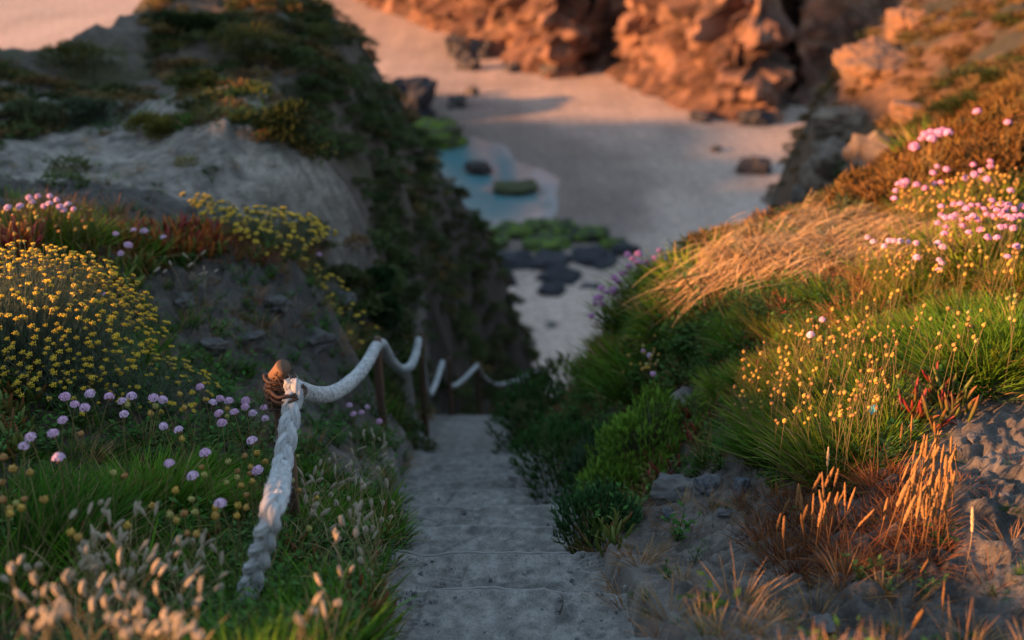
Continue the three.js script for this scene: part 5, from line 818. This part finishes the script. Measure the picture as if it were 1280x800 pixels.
// scrub on the slopes farther off
function clump(seed, n, r, h, leaf, c0, c1) { const f = rng(seed), S = new Soup(); for (let k = 0; k < n; k++) { const u = f(), a = f() * 6.283, el = Math.acos(1 - u), q = rr(0.6, 1.05, f), p = V(Math.sin(el) * Math.cos(a) * r * q, Math.cos(el) * h * q, Math.sin(el) * Math.sin(a) * r * q), l = leaf * rr(0.5, 1.3, f), d = V(rr(-1, 1, f), rr(0.1, 1.2, f), rr(-1, 1, f)).normalize(); blade(S, p, d, l, l * 0.32, V(0, -l * 0.1, 0), vary(c0, 0.3, f), vary(c1, 0.3, f), 1, f() * 6.283); } return S.geo(); }
const clumps = [clump(91, 260, 0.12, 0.11, 0.05, C(0.05, 0.06, 0.02), C(0.10, 0.11, 0.03)), clump(92, 260, 0.10, 0.09, 0.04, C(0.04, 0.055, 0.02), C(0.08, 0.10, 0.03)), clump(93, 240, 0.14, 0.08, 0.06, C(0.05, 0.06, 0.025), C(0.12, 0.12, 0.04))];
const heath = [clump(94, 240, 0.12, 0.08, 0.05, C(0.10, 0.065, 0.028), C(0.23, 0.14, 0.055)), clump(95, 220, 0.10, 0.09, 0.05, C(0.12, 0.08, 0.03), C(0.27, 0.18, 0.07))];      // dry heath
const goldBloom = [clump(96, 200, 0.10, 0.07, 0.04, C(0.07, 0.07, 0.025), C(0.30, 0.21, 0.03))];
const where = (px, py, x, d, f, amount) => { if (bare(px, py) && px < 520 && py < 330) return f() < 0.004; if (px < 185 && d > 8.3) return false; return f() < amount + 0.9 * fbm(x * 0.9, d * 0.9, 51, 3); };
const sized = (px, py, x, d, f) => ({ s: rr(0.45, 1.05, f) * (0.7 + d * 0.05), h: rr(0.35, 0.85, f), c: tint(0.8, 0.85, 0.7, f, 0.4) });
plant('hillside_scrub', clumps, leafMat, 15000, 5.2, 22, (px, py, x, d, f) => px < 700 ? where(px, py, x, d, f, px > 360 && py > 40 ? 0.9 : 0.18) : where(px, py, x, d, f, 0.12), sized, 804, 'low green scrub covering the slopes');
plant('dry_heath', heath, dryMat, 9000, 5.2, 22, (px, py, x, d, f) => px > 700 ? where(px, py, x, d, f, 0.62) : where(px, py, x, d, f, px < 420 ? 0.3 : 0.12), (px, py, x, d, f) => ({ ...sized(px, py, x, d, f), c: tint(1, 0.95, 0.9, f, 0.4) }), 805, 'dry brown heath on the slopes');
plant('yellow_bloom', goldBloom, leafMat, 1500, 5.2, 14, (px, py, x, d, f) => where(px, py, x, d, f, 0.05), (px, py, x, d, f) => ({ ...sized(px, py, x, d, f), c: tint(1, 1, 1, f, 0.2) }), 806, 'yellow-flowering low scrub on the slopes');
// the same over chosen patches, where the cover is closed
function plantIn(name, geos, mat, poly, n, place, seed, label) {
  const f = rng(seed), lists = geos.map(() => []); for (const [px, py] of scatter(poly, n, f)) { const p = onRay(px, py, 0); if (!p || onPath(p.x, p.z)) continue; lists[Math.floor(f() * geos.length)].push([p, f() * 6.283, place(px, py, f)]); }
  lists.forEach((l, i) => { if (!l.length) return; const im = new THREE.InstancedMesh(geos[i], mat, l.length), M = new THREE.Matrix4(), Q = new THREE.Quaternion(), E = new THREE.Euler(); l.forEach(([p, a, t], k) => { E.set(rr(-0.25, 0.25, f), a, rr(-0.25, 0.25, f)); Q.setFromEuler(E); im.setMatrixAt(k, M.compose(p, Q, V(t.s, t.s * (t.h || 1), t.s))); im.setColorAt(k, t.c); }); im.name = numbered(name); im.userData = { kind: 'stuff', label, category: 'ground cover' }; im.castShadow = im.receiveShadow = true; scene.add(im); });
}
plantIn('leafy_mat', sprigs, leafMat, REG.herb, 1500, (px, py, f) => ({ s: rr(0.5, 1.0, f), h: rr(0.6, 1.1, f), c: tint(1, 0.97, 0.85, f, 0.35) }), 811, 'mat of small olive leaves between the golden grass and the big seeding tuft');
plantIn('bank_cushions', [cushions[0], cushions[2]], leafMat, [[860, 420], [960, 380], [1060, 350], [1180, 345], [1280, 345], [1280, 460], [1180, 470], [1130, 460], [1000, 470], [900, 500]], 60, (px, py, f) => ({ s: rr(0.6, 1.15, f), h: rr(0.7, 1.1, f), c: tint(1, 1, 0.9, f, 0.3) }), 812, 'needle-leaved green cushions on the sunlit slope');
plantIn('bank_cushions', coarse, leafMat, [[745, 470], [770, 400], [800, 350], [850, 320], [870, 360], [850, 430], [800, 480]], 46, (px, py, f) => ({ s: rr(0.8, 1.4, f), h: rr(0.7, 1.1, f), c: tint(1, 0.95, 0.8, f, 0.3) }), 813, 'olive cushions on the far edge of the right bank');
plantIn('sand_litter', dryTufts, dryMat, REG.sandL, 520, (px, py, f) => ({ s: rr(0.15, 0.4, f), h: rr(0.3, 0.8, f), c: f() < 0.6 ? tint(0.45, 0.42, 0.4, f, 0.4) : tint(0.3, 0.5, 0.25, f, 0.4) }), 814, 'small dry litter strewn over the bare sand flat');
plantIn('ruddy_stalks', dryTufts, dryMat, [[-10, 300], [0, 262], [110, 258], [200, 290], [300, 285], [400, 300], [400, 330], [300, 330], [180, 340], [90, 305]], 220, (px, py, f) => ({ s: rr(0.6, 1.3, f), h: rr(0.7, 1.2, f), c: tint(0.9, 0.5, 0.35, f, 0.35) }), 815, 'ruddy dry stalks on the rim of the bare sand');
plantIn('dry_scrub', [...dryTufts, ...heath], dryMat, [[1060, 260], [1110, 215], [1200, 150], [1280, 110], [1280, 215], [1190, 235], [1120, 262]], 520, (px, py, f) => ({ s: rr(0.7, 1.3, f), h: rr(0.6, 1.1, f), c: tint(0.95, 0.8, 0.6, f, 0.35) }), 816, 'dry scrub on the upper sunlit slope');

const bankMid = [[640, 545], [690, 480], [745, 410], [800, 350], [860, 330], [885, 400], [860, 480], [800, 500], [740, 520], [690, 560]];
plantIn('leafy_mat', sprigs, leafMat, bankMid, 900, (px, py, f) => { const g = f(); return { s: rr(0.8, 1.7, f), h: rr(0.7, 1.2, f), c: g < 0.6 ? tint(1, 0.97, 0.8, f, 0.35) : tint(0.85, 1.0, 0.8, f, 0.3) }; }, 817, 'mixed small-leaved herbs down the shaded face of the right bank');
plantIn('bank_straw', dryTufts, dryMat, bankMid, 150, (px, py, f) => ({ s: rr(0.6, 1.3, f), h: rr(0.8, 1.4, f), c: tint(0.9, 0.7, 0.5, f, 0.35) }), 818, 'dry straw among the herbs of the right bank');

{ // grit and small pebbles trodden into the path
  const f = rng(97), g = rockGeo(5, 0.004, 0.0028, 0.0036, C(0.10, 0.10, 0.10), C(0.30, 0.28, 0.25), 0.4, 1.4, 4), N = 900, im = new THREE.InstancedMesh(g, stoneMat, N), M = new THREE.Matrix4(), Q = new THREE.Quaternion(), E = new THREE.Euler();
  for (let k = 0; k < N; k++) { const d = 1.4 + 4.2 * f() * f(), u = (f() < 0.55 ? Math.sign(f() - 0.5) * rr(0.6, 1.15, f) : rr(-1, 1, f)), x = pathX(d) + u * pathHalf(d); E.set(f() * 6, f() * 6, f() * 6); Q.setFromEuler(E); const s = 0.35 + 1.5 * f() ** 3; im.setMatrixAt(k, M.compose(V(x, stepY(x, d) + 0.001 + 0.012 * sst(0.78, 1.05, Math.abs(u)), -d), Q, V(s, s, s))); im.setColorAt(k, C(1, 1, 1).multiplyScalar(rr(0.5, 1.4, f))); }
  im.name = 'path_grit'; im.userData = { kind: 'stuff', label: 'grit and small pebbles on the sandy steps', category: 'gravel' }; im.castShadow = im.receiveShadow = true; scene.add(im);
}

const upper = [[880, 370], [960, 345], [1080, 300], [1280, 200], [1280, 400], [1150, 430], [950, 455], [890, 440]];
plantIn('slope_straw', dryTufts, dryMat, upper, 420, (px, py, f) => ({ s: rr(0.5, 1.05, f), h: rr(0.8, 1.5, f), c: tint(0.9, 0.72, 0.5, f, 0.4) }), 819, 'dry straw standing between the green cushions of the sunlit slope');
const ruddy = [sprig(35, 9, 0.06, 0.02, C(0.13, 0.04, 0.025), C(0.20, 0.05, 0.03), 0.3), cushion(43, 34, 0.035, 0.07, 0.003, C(0.14, 0.05, 0.025), C(0.26, 0.10, 0.04), 0.5, 2)];
plantIn('ruddy_herbs', ruddy, leafMat, [...upper.slice(0, 3), [1200, 290], [1150, 430], [1130, 500], [950, 520], [900, 470]], 230, (px, py, f) => ({ s: rr(0.6, 1.2, f), h: rr(0.7, 1.2, f), c: tint(1, 0.95, 0.9, f, 0.35) }), 820, 'red-stemmed herbs among the tufts of the right bank');
renderer.render(scene, camera);
